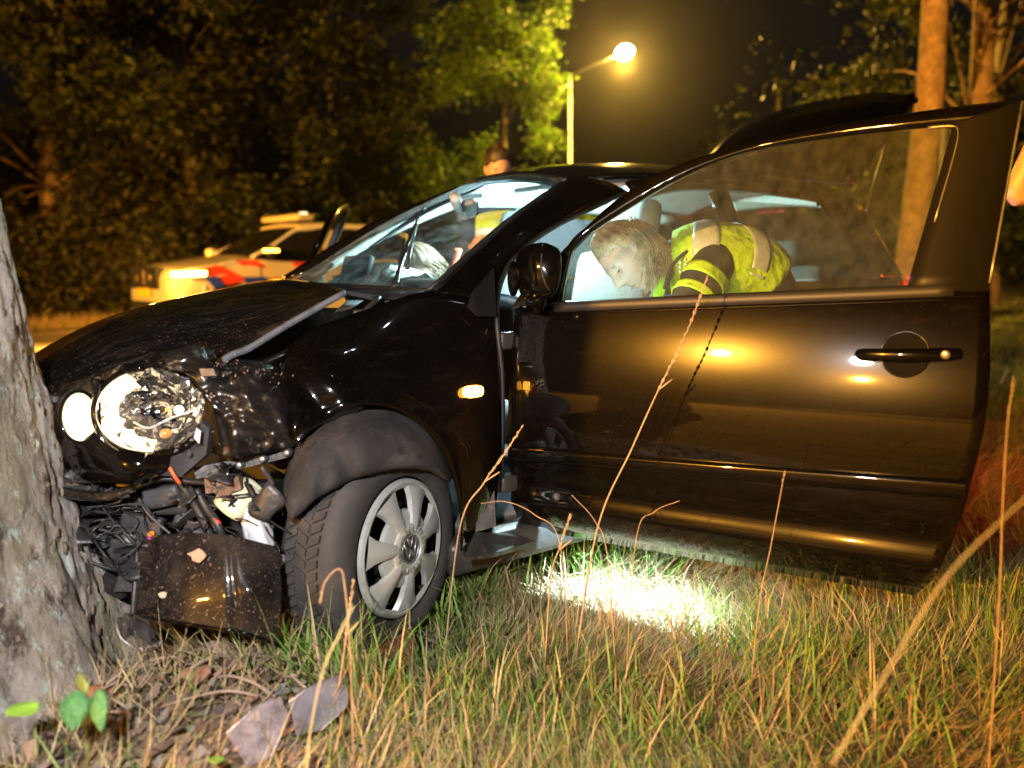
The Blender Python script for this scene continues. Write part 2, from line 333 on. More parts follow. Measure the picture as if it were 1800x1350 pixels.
def tree(label, base, height, crown_r, crown_z, n_leaf, leaf_size, col, trunk_r=.2, name='broadleaf_tree', lean=(0, 0), clumps=46, flat=.8, bark=None, low=0.0, seed=0):
    """trunk, limbs and a crown of leaf sprays hung on the limbs"""
    rg = np.random.default_rng(seed+5); base = V(*base)
    t = thing(name, label, 'tree', base, 'trees along the road')
    tp = [base+V(lean[0]*h, lean[1]*h, height*h)+np.append(rg.normal(0, .05, 2)*(h > 0), 0) for h in (-.02, .05, .25, .5, .75, .95)]
    tb = MB().tube(tp, [trunk_r*1.5, trunk_r*1.1, trunk_r*.95, trunk_r*.7, trunk_r*.42, .05], 14, n=26)
    tb.v = [tuple(np.array(q)+rg.normal(0, trunk_r*.04, 3)) for q in tb.v]
    trunk = tb.build('trunk', bark or M['bark'], t)
    C = []; lb = MB()
    for k in range(clumps):
        a = rg.uniform(0, 2*math.pi); h = rg.uniform(low, 1)
        rr = crown_r*math.sqrt(rg.uniform(.12, 1))*(1-.55*abs(h-.42)**1.3)
        c = base+V(lean[0]*.7, lean[1]*.7, 0)+V(math.cos(a)*rr, math.sin(a)*rr, crown_z[0]+(crown_z[1]-crown_z[0])*h)
        C.append(c)
        if k % 2 == 0:
            s = base+V(lean[0]*.5, lean[1]*.5, 0)+V(0, 0, min(height*.9, max(height*.22, c[2]-base[2]-rr*.5)))
            lb.tube([s, (s+c)/2+V(0, 0, .12*rr), c], [trunk_r*.20, trunk_r*.11, .010], 6, n=7)
    limb = lb.build('limb', bark or M['bark'], t)
    C = np.array(C); w = rg.uniform(.5, 1.6, len(C)); idx = rg.choice(len(C), n_leaf, p=w/w.sum())
    rad = crown_r*rg.uniform(.16, .34, len(C))
    # sprays: leaves lie along short drooping twigs
    nt_ = max(1, n_leaf//9); ti = rg.choice(len(C), nt_, p=w/w.sum())
    d = rg.normal(size=(nt_, 3)); d /= np.linalg.norm(d, axis=1)[:, None]
    start = C[ti]+d*(rad[ti]*rg.uniform(.1, 1, nt_)**.5)[:, None]*V(1, 1, flat)
    out_ = start-(base+V(0, 0, 1)*start[:, 2:].mean()); out_[:, 2] = 0; out_ /= np.maximum(np.linalg.norm(out_, axis=1)[:, None], .01)
    dirn = out_+rg.normal(0, .5, (nt_, 3)); dirn[:, 2] -= .45; dirn /= np.linalg.norm(dirn, axis=1)[:, None]
    k = rg.integers(0, nt_, n_leaf); pos = start[k]+dirn[k]*rg.uniform(0, .55, (n_leaf, 1))+rg.normal(0, leaf_size*.55, (n_leaf, 3))
    cols = leaf_cols(n_leaf, col)*rg.uniform(.7, 1.3, nt_)[k][:, None]
    v, f, c = leaf_mesh(pos, leaf_size, cols)
    raw_mesh('crown', v, f, M['leaf'], t, colors=c)
    return t
G1, G2, G_LIT = (.038, .048, .013), (.047, .047, .013), (.075, .145, .012)  # lamp light is partly put into the lit tree's brighter leaf colour
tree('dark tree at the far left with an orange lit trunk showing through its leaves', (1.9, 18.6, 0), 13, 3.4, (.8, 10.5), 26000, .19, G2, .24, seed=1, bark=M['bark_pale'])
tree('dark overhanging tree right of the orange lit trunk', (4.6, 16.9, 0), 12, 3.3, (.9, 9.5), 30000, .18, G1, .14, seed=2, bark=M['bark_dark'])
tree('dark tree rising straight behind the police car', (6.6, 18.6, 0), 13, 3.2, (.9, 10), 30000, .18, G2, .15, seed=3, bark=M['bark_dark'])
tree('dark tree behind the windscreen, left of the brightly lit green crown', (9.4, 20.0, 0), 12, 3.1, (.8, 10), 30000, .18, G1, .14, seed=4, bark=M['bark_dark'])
tree('bright yellow-green tree lit by the glowing street lamp beside it', tuple(P(888, 460, 21.2)[:2])+(0,), 8.0, 1.9, (.7, 7.4), 20000, .15, G_LIT, .09, seed=5, bark=M['bark_dark'])
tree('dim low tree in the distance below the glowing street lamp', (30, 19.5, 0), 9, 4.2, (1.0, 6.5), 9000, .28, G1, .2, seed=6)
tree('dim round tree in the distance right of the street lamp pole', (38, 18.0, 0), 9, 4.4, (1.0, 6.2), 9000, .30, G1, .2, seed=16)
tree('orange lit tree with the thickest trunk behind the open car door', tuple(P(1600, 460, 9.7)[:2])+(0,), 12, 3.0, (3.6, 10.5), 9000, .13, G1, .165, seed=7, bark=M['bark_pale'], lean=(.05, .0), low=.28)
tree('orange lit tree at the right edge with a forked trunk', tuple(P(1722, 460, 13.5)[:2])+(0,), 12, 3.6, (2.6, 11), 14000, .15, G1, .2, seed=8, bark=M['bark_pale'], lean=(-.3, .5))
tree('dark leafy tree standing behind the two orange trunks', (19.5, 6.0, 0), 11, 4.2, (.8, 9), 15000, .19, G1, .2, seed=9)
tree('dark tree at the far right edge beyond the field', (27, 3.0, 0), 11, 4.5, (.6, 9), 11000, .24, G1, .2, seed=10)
tree('thick avenue tree on the near verge behind the photographer', (-5.0, -1.62, 0), 11, 2.6, (6.2, 10.5), 2500, .16, G1, .44, seed=21, bark=M['bark_pale'], clumps=26)
# undergrowth along the far verge: one unbroken mass
n = 26000; xx = RNG.uniform(-7, 17, n); dep = RNG.uniform(0, 1, n)**1.5*2.2; hh = (1.9+.5*np.sin(xx*1.1)+.35*np.sin(xx*2.7+1))*RNG.uniform(0, 1, n)**.8
cen = np.stack([xx, 14.9+.1*xx+dep+.35*np.sin(xx*1.9)+hh*.25, hh+.03], 1)
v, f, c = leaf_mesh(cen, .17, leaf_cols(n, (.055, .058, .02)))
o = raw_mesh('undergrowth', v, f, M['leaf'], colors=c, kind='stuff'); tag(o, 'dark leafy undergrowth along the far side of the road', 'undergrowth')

# the tree the car has hit
def near_bark():
    m = bpy.data.materials.new('lichen_bark'); m.use_nodes = True; n = m.node_tree; L = n.links.new; b = n.nodes['Principled BSDF']; b.inputs['Roughness'].default_value = .9; b.inputs['Specular IOR Level'].default_value = .2
    tc = n.nodes.new('ShaderNodeTexCoord'); mp = n.nodes.new('ShaderNodeMapping'); mp.inputs['Scale'].default_value = (1, 1, .45); L(tc.outputs['Object'], mp.inputs['Vector'])
    def nz(s, d=8, r=.65, vec=mp.outputs[0]):
        t = n.nodes.new('ShaderNodeTexNoise'); t.inputs['Scale'].default_value = s; t.inputs['Detail'].default_value = d; t.inputs['Roughness'].default_value = r; L(vec, t.inputs['Vector']); return t.outputs['Fac']
    def ramp(src, stops):
        r = n.nodes.new('ShaderNodeValToRGB'); e = r.color_ramp.elements
        while len(e) < len(stops): e.new(.5)
        for q, (p, c) in zip(e, stops): q.position = p; q.color = (*c, 1)
        L(src, r.inputs['Fac']); return r.outputs['Color']
    def mix(f, a, c):
        x = n.nodes.new('ShaderNodeMix'); x.data_type = 'RGBA'; L(f, x.inputs['Factor'])
        L(a, x.inputs['A']) if not isinstance(a, tuple) else setattr(x.inputs['A'], 'default_value', (*a, 1))
        L(c, x.inputs['B']) if not isinstance(c, tuple) else setattr(x.inputs['B'], 'default_value', (*c, 1))
        return x.outputs['Result']
    base = ramp(nz(7), [(.32, (.17, .14, .125)), (.44, (.32, .275, .25)), (.54, (.46, .40, .365)), (.66, (.62, .56, .52))])
    olive = mix(ramp(nz(4.5), [(.48, (0, 0, 0)), (.62, (1, 1, 1))]), base, (.25, .22, .155))
    dark = mix(ramp(nz(17, 10, .75), [(.53, (0, 0, 0)), (.62, (1, 1, 1))]), olive, (.085, .06, .05))
    lich = mix(ramp(nz(30, 10, .8), [(.55, (0, 0, 0)), (.60, (1, 1, 1))]), dark, (.46, .55, .51))
    patch = n.nodes.new('ShaderNodeMath'); patch.operation = 'MULTIPLY'
    L(lich, b.inputs['Base Color'])
    bp = n.nodes.new('ShaderNodeBump'); bp.inputs['Strength'].default_value = 1.0; bp.inputs['Distance'].default_value = .05
    ad = n.nodes.new('ShaderNodeMath'); ad.operation = 'ADD'; L(nz(24, 10, .7), ad.inputs[0])
    vo = n.nodes.new('ShaderNodeTexVoronoi'); vo.feature = 'DISTANCE_TO_EDGE'; vo.inputs['Scale'].default_value = 13; L(mp.outputs[0], vo.inputs['Vector']); L(vo.outputs['Distance'], ad.inputs[1])
    L(ad.outputs[0], bp.inputs['Height']); L(bp.outputs['Normal'], b.inputs['Normal'])
    return m
M['bark_near'] = near_bark()
TC = V(-.862, -.515)
t = thing('struck_tree', 'large lichen-spotted tree trunk at the left edge, hit by the black car', 'tree', (TC[0], TC[1], 0), 'trees along the road')
from mathutils import noise as mnoise
zz = np.concatenate([np.linspace(-.15, 1.75, 230), np.linspace(1.8, 7, 20)]); pr_z = [-.15, 0, .1, .2, .3, .5, .8, 1.05, 1.27, 1.6, 3, 7]; pr_r = [.62, .52, .445, .40, .365, .315, .268, .235, .212, .20, .18, .12]
R = []
ph = np.linspace(0, 2*math.pi, 240, endpoint=False)
for z in zz:
    r = np.interp(z, pr_z, pr_r); root = max(0, .5-z)**1.5
    rr = r*(1+.012*np.sin(5*ph+2*z)+.010*np.sin(11*ph-5*z)+root*(.30*np.sin(5*ph+.9)+.16*np.sin(9*ph+2)) + .010*np.sin(23*ph+17*z)*np.sin(9*z+3*ph)+.006*np.sin(41*ph-31*z))
    if z < 1.78:
        for k, a in enumerate(ph):
            if not (-3.0 < (a if a < math.pi else a-2*math.pi) < 1.3): continue
            q = Vector((r*math.cos(a), r*math.sin(a), z*.55)); d_, _p = mnoise.voronoi(q*15+mnoise.noise_vector(q*9)*.6); e = min(1, (d_[1]-d_[0])*2.2)
            d2_, _p = mnoise.voronoi(q*42); rr[k] += .0075*(e-.6)+.003*(min(1, (d2_[1]-d2_[0])*2)-.5)+.006*mnoise.noise(q*7)
    rr = rr+RNG.normal(0, .0008, len(ph))
    R.append(np.stack([TC[0]+rr*np.cos(ph)-.02*max(0, z-1.2), TC[1]+rr*np.sin(ph), np.full_like(ph, z)], 1))
MB().grid(np.array(R), wrap_v=True).build('trunk', M['bark_near'], t)
# loose bark flakes and lichen crusts standing proud of the trunk
fb = MB(); lb = MB()
for k in range(300):
    z = RNG.uniform(.05, 1.5); a = RNG.uniform(-2.6, .9); r = np.interp(z, pr_z, pr_r)*(1+max(0, .5-z)**1.5*(.30*math.sin(5*a+.9)+.16*math.sin(9*a+2)))
    c = V(TC[0]+r*math.cos(a), TC[1]+r*math.sin(a), z); n_ = V(math.cos(a), math.sin(a), .05); ax = frame(n_)
    s = RNG.uniform(.004, .013); q = [c+n_*.001+ax[1]*s*math.cos(b)*RNG.uniform(.5, 1)+ax[2]*s*1.5*math.sin(b)*RNG.uniform(.5, 1) for b in np.linspace(0, 2*math.pi, 7, endpoint=False)]
    fb.prism(q, n_*RNG.uniform(.0008, .0025))
fl = fb.build('bark_flake', bark_mat('bark_flake', (.22, .17, .13), (.30, .23, .17), (.10, .08, .06)), t, smooth=False); fl['kind'] = 'stuff'
lb = MB()
for k in range(7):
    a = k*.9; lb.tube([V(TC[0], TC[1], 5+.25*k), V(TC[0]+1.2*math.cos(a), TC[1]+1.2*math.sin(a), 6.2+.2*k), V(TC[0]+2.2*math.cos(a), TC[1]+2.2*math.sin(a), 6.4+.3*k)], [.07, .04, .015], 6, n=7)
lb.build('limb', M['bark_near'], t)
n = 2500; v, f, c = leaf_mesh(np.array([TC[0], TC[1], 7.2])+RNG.normal(0, 1, (n, 3))*V(1.3, 1.3, .6), .14, leaf_cols(n, G1)); raw_mesh('crown', v, f, M['leaf'], t, colors=c)
# ------------------------------------------------------------------ the wrecked car
CAR = thing('crashed_car', 'black three-door hatchback crumpled against the tree with its driver door wide open', 'car', (1.1, 0, 0))
def part(name, mb, m, parent=None, **k): return mb.build(name, m, CAR if parent is None else parent, **k)
def hwid(x):
    w = .825
    if x < -.1: w -= .33*((-.1-x)/.6)**2
    if x > 2.3: w -= .13*((x-2.3)/.7)**2
    return w
def inset(z): return .05*((z-.6)/.35)**2 if z < .95 else .05+(z-.95)*.44
def side(x, z, s=-1): return V(x, s*(hwid(x)-inset(z)), z)

# --- near front wing: ruled from the wheel arch to its outer outline
na, nr = 70, 16
ang = np.linspace(math.radians(-8), math.radians(127), na)
arch = np.array([V(.058+.287*math.cos(a), 0, .305+.388*math.sin(a)) for a in ang])
arch[:, 1] = [-.832+.06*max(0, (p[2]-.62)) for p in arch]
wing_top = [V(.487, -.785, .235), V(.492, -.822, .42), V(.497, -.822, .62), V(.505, -.808, .80), V(.508, -.79, .895), V(.44, -.735, .945), V(.318, -.695, .958), V(.185, -.69, .925), V(.085, -.69, .899), V(-.03, -.70, .862), V(-.085, -.715, .81), V(-.112, -.735, .75), V(-.118, -.765, .70)]
outer = cr_spline(wing_top, na)
g = np.zeros((na, nr, 3))
for i in range(na):
    for j, t in enumerate(np.linspace(0, 1, nr)):
        p = arch[i]*(1-t)+outer[i]*t
        bul = math.sin(math.pi*t)*(.012+.02*(i/na)); p = p+V(0, -bul, 0)
        if t < .12: p = p+V(0, -.012*(1-t/.12), 0)           # rolled arch lip
        g[i, j] = p
# buckles where the wing folded above the wheel
for i in range(na):
    for j in range(nr):
        p = g[i, j]; w = math.exp(-((p[0]+.04)/.10)**2-((p[2]-.72)/.08)**2)
        g[i, j] = p+V(0, .018*math.sin(38*(p[0]+p[2]*.6)), .006*math.sin(50*p[0]))*w
wing = part('front_wing', MB().grid(g), M['paint'], thick=.004)
# the fold of the torn wing, standing proud and shiny
fold = cr_surf([[P(505, 745, 2.02), P(560, 722, 2.03), P(612, 698, 2.03)], [P(520, 768, 1.97), P(572, 735, 1.99), P(626, 708, 2.0)], [P(512, 786, 1.99), P(570, 752, 2.01), P(640, 716, 2.04)]], 8, 12)
part('wing_fold', MB().grid(fold), M['paint_crumple'], wing, thick=.004)

# --- side repeater, lit
ax = frame((0, -1, .05))
rp = MB(); c0 = V(.388, -.842, .694)
prof = [(math.cos(a), math.sin(a)) for a in np.linspace(0, 2*math.pi, 20, endpoint=False)]
rp.prism([c0+V(.030*math.copysign(abs(x)**.6, x), 0, .0155*math.copysign(abs(y)**.6, y)) for x, y in prof], (0, -.014, 0))
part('side_indicator', rp, M['lit_orange'])

# --- bonnet, sprung open and bent
hood_c = [[V(.135, -.60, .968), V(.20, -.30, .985), V(.235, 0, .992), V(.25, .32, .985), V(.24, .64, .965)],
          [V(-.035, -.605, .890), V(-.01, -.30, .940), V(0, 0, .962), V(.02, .32, .945), V(.02, .65, .91)],
          [V(-.150, -.625, .838), V(-.22, -.32, .902), V(-.24, 0, .918), V(-.22, .32, .895), V(-.20, .62, .86)],
          [V(-.262, -.655, .806), V(-.40, -.38, .845), V(-.43, -.02, .850), V(-.40, .30, .83), V(-.36, .58, .80)],
          [V(-.345, -.69, .782), V(-.545, -.46, .765), V(-.60, -.12, .755), V(-.56, .25, .745), V(-.48, .52, .73)],
          [V(-.362, -.70, .766), V(-.565, -.47, .735), V(-.62, -.12, .720), V(-.58, .25, .715), V(-.49, .52, .70)]]
g = cr_surf(hood_c, 60, 60)
for i in range(60):
    for j in range(60):
        x, y, z = g[i, j]; w = math.exp(-((x+.33)/.12)**2-((y+.62)/.10)**2)
        g[i, j, 2] += .010*w*math.sin(60*x+30*y)+.0025*math.sin(9*x)*math.sin(7*y)
hood = part('bonnet', MB().grid(g), M['paint_dirty'], thick=.006, off=-1)
near = [g[i, 0] for i in range(0, 46)]
rim = MB()
rim.grid(np.array([[q+V(0, -.003, .001), q+V(.002, -.009, -.003), q+V(.005, -.008, -.013), q+V(.010, .004, -.015)] for q in near]))
part('bonnet_edge', rim, M['strip'], hood, thick=.002)
for k in (4, 12, 19, 27, 35, 41): part('rivet', MB().ball(near[k]+V(.003, -.010, -.008), .0026, nu=6, nv=8), M['metal'], hood)
rear = MB().tube([g[0, j]+V(.004, 0, -.006) for j in range(0, 60, 4)], .006, 6)
part('bonnet_seal', rear, M['rubber'], hood)

# --- engine bay seen in the gap, cowl and hinge
bay = cr_surf([[V(-.1, -.66, .80), V(.12, -.66, .87), V(.36, -.64, .925)], [V(-.1, -.45, .76), V(.12, -.42, .82), V(.36, -.42, .90)], [V(-.1, .4, .74), V(.12, .4, .8), V(.36, .45, .88)]], 8, 8)
part('engine_bay_floor', MB().grid(bay), M['plastic'], thick=.004)
hb = MB().tube([P(625, 575, 2.2), P(640, 548, 2.24), P(668, 522, 2.3)], .008, 6, n=8).box(P(635, 560, 2.22), (.045, .012, .05), bev=.004)
for k in range(6): hb.tube([P(590+5*k, 548-1*k, 2.18), P(612+5*k, 528, 2.26)], .0025, 5)
part('bonnet_hinge', hb, M['metal_dark'])
part('brake_hose', MB().tube([P(616, 588, 2.18), P(650, 562, 2.2), P(690, 548, 2.24), P(735, 538, 2.28)], .006, 8, n=14), M['plastic_grey'])
cow = cr_surf([[V(.30, -.62, .938), V(.24, 0, .95), V(.30, .62, .95)], [V(.345, -.63, .952), V(.27, 0, .962), V(.37, .62, .962)], [V(.42, -.60, .962), V(.33, 0, .97), V(.46, .62, .978)]], 8, 20)
part('scuttle_panel', MB().grid(cow), M['plastic'], thick=.004)
part('scuttle_edge', MB().tube([P(605, 514, 2.42), P(640, 520, 2.40), P(690, 528, 2.36), P(728, 526, 2.36)], [.007, .010, .012, .006], 6, n=14), M['plastic_grey'])

# --- windscreen
wsc = [[V(.41, -.585, .960), V(.34, -.3, .968), V(.32, 0, .972), V(.36, .32, .974), V(.461, .624, .976)],
       [V(.735, -.515, 1.162), V(.70, -.27, 1.19), V(.69, 0, 1.20), V(.73, .30, 1.20), V(.84, .55, 1.19)],
       [V(1.065, -.443, 1.328), V(1.07, -.23, 1.365), V(1.08, 0, 1.38), V(1.12, .25, 1.382), V(1.23, .474, 1.372)]]
ws = cr_surf(wsc, 24, 30)
wsg = part('windscreen', MB().grid(ws), M['windscreen'], smooth=True)
wsb = MB()
for e in (ws[0], ws[:, 0], ws[:, -1], ws[-1]): wsb.tube(e[::2], .008, 6)
part('windscreen_seal', wsb, M['rubber'], wsg)
def on_ws(u, v, lift=.012):
    best = None
    for i in range(24):
        for j in range(30):
            q = ws[i, j]-CAM; d = q@CF; e = (900+FPX*(q@CR)/d-u)**2+(675-FPX*(q@CU)/d-v)**2
            if best is None or e < best[0]: best = (e, d)
    return P(u, v, best[1]-lift)
wp = MB().tube([on_ws(692, 506), on_ws(706, 462), on_ws(728, 400), on_ws(746, 366)], [.009, .007, .006, .007], 7, n=14)
wiper = part('wiper', wp, M['plastic'])
part('wiper_blade', MB().tube([on_ws(649, 436), on_ws(700, 402), on_ws(760, 366), on_ws(850, 328)], [.004, .008, .008, .004], 6, n=20), M['rubber'], wiper)
wp = MB().tube([on_ws(697, 503, .02), on_ws(703, 470, .022), on_ws(711, 420, .02)], [.006, .005, .004], 6, n=8).tube([on_ws(716, 472, .02), on_ws(722, 440, .02), on_ws(738, 372, .016)], [.007, .005, .005], 6, n=8)
part('wiper', wp, M['metal_dark'])

# --- pillars, roof, rails
ap0 = [V(.41, -.60, .957), V(.735, -.535, 1.165), V(1.065, -.462, 1.332)]
ap2 = [V(.508, -.792, .89), P(886, 478, 2.42), P(935, 425, 2.50), P(1000, 384, 2.62), V(1.279, -.535, 1.288)]
a0 = cr_spline(ap0, 24); a2 = cr_spline(ap2, 24)
g = np.array([[a0[i]*(1-t)+a2[i]*t+V(-.25, -.75, .4)*.035*math.sin(math.pi*t) for t in np.linspace(0, 1, 9)] for i in range(24)])
part('front_pillar', MB().grid(g), M['paint'], thick=.012, off=-1)
q0 = cr_spline([P(822, 548, 2.22), P(826, 520, 2.24), P(866, 470, 2.32)], 8)
part('quarter_trim', MB().prism([P(820, 540, 2.215), P(828, 514, 2.235), P(866, 472, 2.31), P(871, 556, 2.235), P(838, 556, 2.21)], V(-.003, -.010, 0)), M['trim_black'], smooth=False)
part('door_seal', MB().tube([V(.513, -.802, .40), V(.515, -.81, .7), a2[0]+V(0, -.004, 0)]+[a2[i]+V(0, -.006, 0) for i in (5, 10, 15, 20, 23)]+[V(1.5, -.575, 1.325), V(1.68, -.585, 1.32)], .008, 6, n=40), M['rubber'])
rf = [[V(1.065, -.443, 1.330), V(1.075, -.23, 1.372), V(1.085, 0, 1.388), V(1.125, .25, 1.388), V(1.235, .474, 1.374)],
      [V(1.30, -.50, 1.352), V(1.30, -.26, 1.412), V(1.30, 0, 1.430), V(1.33, .26, 1.424), V(1.38, .50, 1.37)],
      [V(1.75, -.55, 1.372), V(1.75, -.28, 1.436), V(1.75, 0, 1.462), V(1.75, .28, 1.448), V(1.75, .55, 1.375)],
      [V(2.3, -.54, 1.365), V(2.3, -.28, 1.430), V(2.3, 0, 1.455), V(2.3, .28, 1.430), V(2.3, .54, 1.365)],
      [V(2.76, -.49, 1.325), V(2.78, -.25, 1.395), V(2.8, 0, 1.42), V(2.78, .25, 1.395), V(2.76, .49, 1.325)]]
rg_ = cr_surf(rf, 40, 30)
roof = part('roof', MB().grid(rg_), M['paint'], thick=.006)
part('headliner', MB().grid(cr_surf(np.array(rf)*np.array([1, .97, 1])+np.array([.0, 0, -.035]), 30, 20)), M['trim'], thick=.004)
for s, y0 in ((-1, 'near'), (1, 'far')):
    rail = [V(1.279, s*.538, 1.288), V(1.5, s*.575, 1.335), V(1.9, s*.59, 1.345), V(2.4, s*.57, 1.33), V(2.74, s*.52, 1.29)]
    part('roof_rail', MB().tube(rail, [(.04, .03)]*5, 10, n=30), M['paint'])
# far front pillar with pale inner trim
part('front_pillar', MB().tube([V(.46, .65, .97), V(.83, .575, 1.19), V(1.24, .50, 1.36)], [.032, .034, .036], 8, n=12), M['paint'])
part('pillar_trim', MB().tube([V(.50, .60, .965), V(.85, .535, 1.165), V(1.24, .465, 1.33)], [.016, .018, .02], 8, n=12), M['trim'])
part('rail_trim', MB().tube([V(1.25, .47, 1.325), V(1.6, .50, 1.335), V(2.1, .51, 1.32), V(2.6, .47, 1.27)], [.03, .032, .032, .03], 8, n=20), M['trim'])

# --- sides: far door opening, rear quarters with glass, sills, floor
for s in (-1, 1):
    q = [[side(x, z, s) for z in (.24, .42, .62, .82, .96)] for x in (1.70, 2.05, 2.45, 2.8, 3.0)]
    if s == -1: qp = part('rear_quarter', MB().grid(cr_surf(q, 20, 16)), M['paint'], thick=.01)
    else: part('rear_quarter', MB().grid(cr_surf(q, 20, 16)), M['paint'], thick=.01)
    win = [[side(x, z, s) for z in (.97, 1.12, 1.27)] for x in (1.74, 2.1, 2.40)]
    win[2][1] = side(2.46, 1.12, s); win[2][0] = side(2.62, .985, s); win[2][2] = side(2.30, 1.27, s)
    part('quarter_glass', MB().grid(cr_surf(win, 10, 8)), M['side_glass'])
    # C pillar
    cp = [[side(2.62, .97, s), side(2.46, 1.12, s), side(2.30, 1.285, s)], [side(2.80, .97, s), side(2.68, 1.12, s), side(2.58, 1.285, s)], [side(3.0, .96, s), side(2.93, 1.12, s)+V(0, s*-.02, 0), side(2.80, 1.29, s)+V(0, s*-.03, 0)]]
    part('rear_pillar', MB().grid(cr_surf(cp, 10, 10)), M['paint'], thick=.02)
    part('sill', MB().box(V(1.05, s*.745, .205), (1.42, .11, .10), bev=.02), M['metal_dark'] if s == -1 else M['paint'])
    part('middle_pillar', MB().tube([V(1.72, s*.75, .3), V(1.71, s*.75, .92), V(1.66, s*.62, 1.30)], [(.05, .03)]*3, 8, n=10), M['paint'])
part('pillar_trim', MB().tube([V(1.70, .715, .85), V(1.69, .66, 1.08), V(1.63, .53, 1.31)], [(.045, .018), (.042, .018), (.05, .018)], 8, n=12, up=(1, 0, 0)), M['trim'])
part('cabin_floor', MB().box(V(1.6, 0, .27), (2.5, 1.44, .03)), M['dash'])
part('sill_bracket', MB().prism([P(836, 935, 2.24), P(840, 860, 2.26), P(852, 798, 2.27), P(868, 850, 2.28), P(872, 925, 2.26)], V(.01, .02, 0)), M['plastic_grey'], smooth=False)
part('sill_plate', MB().prism([P(815, 980, 2.16), P(835, 935, 2.24), P(945, 938, 2.50), P(950, 948, 2.46), P(870, 972, 2.24)], V(0, 0, -.012)), M['metal_dark'], smooth=False)

# --- tailgate swung up
tg = [[V(2.78, y, 1.435-.05*(y/.5)**2) for y in (-.50, -.25, 0, .25, .50)],
      [V(2.95, y*1.04, 1.61-.06*(y/.5)**2) for y in (-.50, -.25, 0, .25, .50)],
      [V(3.14, y*1.06, 1.775-.06*(y/.5)**2) for y in (-.50, -.25, 0, .25, .50)],
      [V(3.31, y*1.0, 1.875-.05*(y/.5)**2) for y in (-.50, -.25, 0, .25, .50)]]
gate = part('tailgate', MB().grid(cr_surf(tg, 20, 24)), M['paint'], thick=.05, off=-1)
part('spoiler_lip', MB().tube([V(3.31, y, 1.882-.05*(y/.5)**2) for y in (-.50, -.25, 0, .25, .50)], [(.014, .02)]*5, 8, n=24), M['paint'], gate)
part('tailgate_edge', MB().tube([tg[i][4]+V(0, .0, .004) for i in range(4)]+[V(3.32, .25, 1.868), V(3.325, 0, 1.88), V(3.32, -.25, 1.868)], .009, 8, n=40), M['paint'], gate)
for s in (-1, 1): part('gas_strut', MB().tube([V(2.86, s*.50, 1.18), V(3.08, s*.50, 1.66)], .008, 6), M['metal_dark'], gate)
part('brake_light', MB().box(V(2.86, 0, 1.30), (.02, .16, .02), bev=.004), M['red_dim'], gate)
part('tailgate_surround', MB().tube([V(2.84, .30, 1.345), V(2.84, -.05, 1.355), V(2.84, -.34, 1.325), V(2.87, -.46, 1.24), V(2.93, -.53, 1.10), V(2.97, -.57, .98)], [(.035, .02)]*6, 8, n=30), M['trim'])
tl = MB().box(side(3.0, .84)+V(-.02, .02, 0), (.08, .10, .22), bev=.02); part('tail_lamp', tl, M['red_dim'])
add_light('tail_lamp_light', 'POINT', tuple(side(3.0, .80)+V(.06, -.14, 0)), 16, (1, .03, .02), .04)
part('tail_lamp_glow', MB().box(P(1598, 494, 4.15), (.03, .012, .05), bev=.004), M['lit_red'])
part('rear_bumper', MB().box(V(3.0, 0, .5), (.14, 1.36, .5), bev=.05), M['paint'])
part('parcel_shelf', MB().box(V(2.62, 0, .90), (.5, 1.1, .02), bev=.008), M['seat'])

# --- cabin
def seat(c, name='front_seat'):
    s = part(name, MB().box(c+V(0, 0, .02), (.50, .48, .16), bev=.06), M['seat'])
    b = MB().box(c+V(.27, 0, .36), (.13, .46, .60), ax=frame((1, 0, -.22)), bev=.055)
    part('backrest', b, M['seat'], s)
    part('headrest', MB().box(c+V(.36, 0, .77), (.10, .25, .17), ax=frame((1, 0, -.2)), bev=.045), M['seat'], s)
    for dy in (-.06, .06): part('headrest_post', MB().tube([c+V(.335, dy, .62), c+V(.355, dy, .74)], .006, 6), M['metal'], s)
seat(V(1.12, -.35, .43)); seat(V(1.12, .37, .43))
rs = part('rear_seat', MB().box(V(2.05, 0, .45), (.45, 1.2, .16), bev=.05), M['seat'])
part('backrest', MB().box(V(2.38, 0, .75), (.14, 1.2, .55), ax=frame((1, 0, -.3)), bev=.05), M['seat'], rs)
for y in (-.32, .32): part('headrest', MB().box(V(2.46, y, 1.07), (.10, .26, .13), bev=.04), M['seat'], rs)
dash = cr_surf([[V(.36, y, .955), V(.55, y, .955), V(.70, y, .93), V(.75, y, .86), V(.72, y, .60)] for y in (-.66, -.35, 0, .35, .66)], 20, 14)
dsh = part('dashboard', MB().grid(dash), M['dash'], thick=.02, off=-1)
cl = MB().box(V(.60, -.35, .965), (.16, .26, .05), bev=.02); part('instrument_binnacle', cl, M['dash'], dsh)
sw = MB(); ax = frame((1, 0, .35)); c0 = V(.86, -.35, .87)
sw.tube([c0+ax[1]*.185*math.cos(a)+ax[2]*.185*math.sin(a) for a in np.linspace(0, 2*math.pi, 33)], .014, 8, cap=False).ball(c0-ax[0]*.02, (.03, .07, .06), ax)
for a in (0, math.pi, -math.pi/2): sw.tube([c0, c0+ax[1]*.18*math.cos(a)+ax[2]*.18*math.sin(a)], .012, 6)
part('steering_wheel', sw, M['rubber'])
ab = cr_surf([[V(.60, .10, .955), V(.62, .35, .96), V(.60, .60, .955)], [V(.70, .08, 1.00), V(.74, .36, 1.045), V(.70, .62, 1.01)], [V(.86, .12, .98), V(.92, .37, 1.00), V(.86, .60, .97)], [V(.90, .16, .82), V(.95, .37, .80), V(.90, .58, .80)]], 16, 18)
part('deflated_airbag', MB().grid(ab+RNG.normal(0, .006, ab.shape)), M['airbag'], thick=.004)
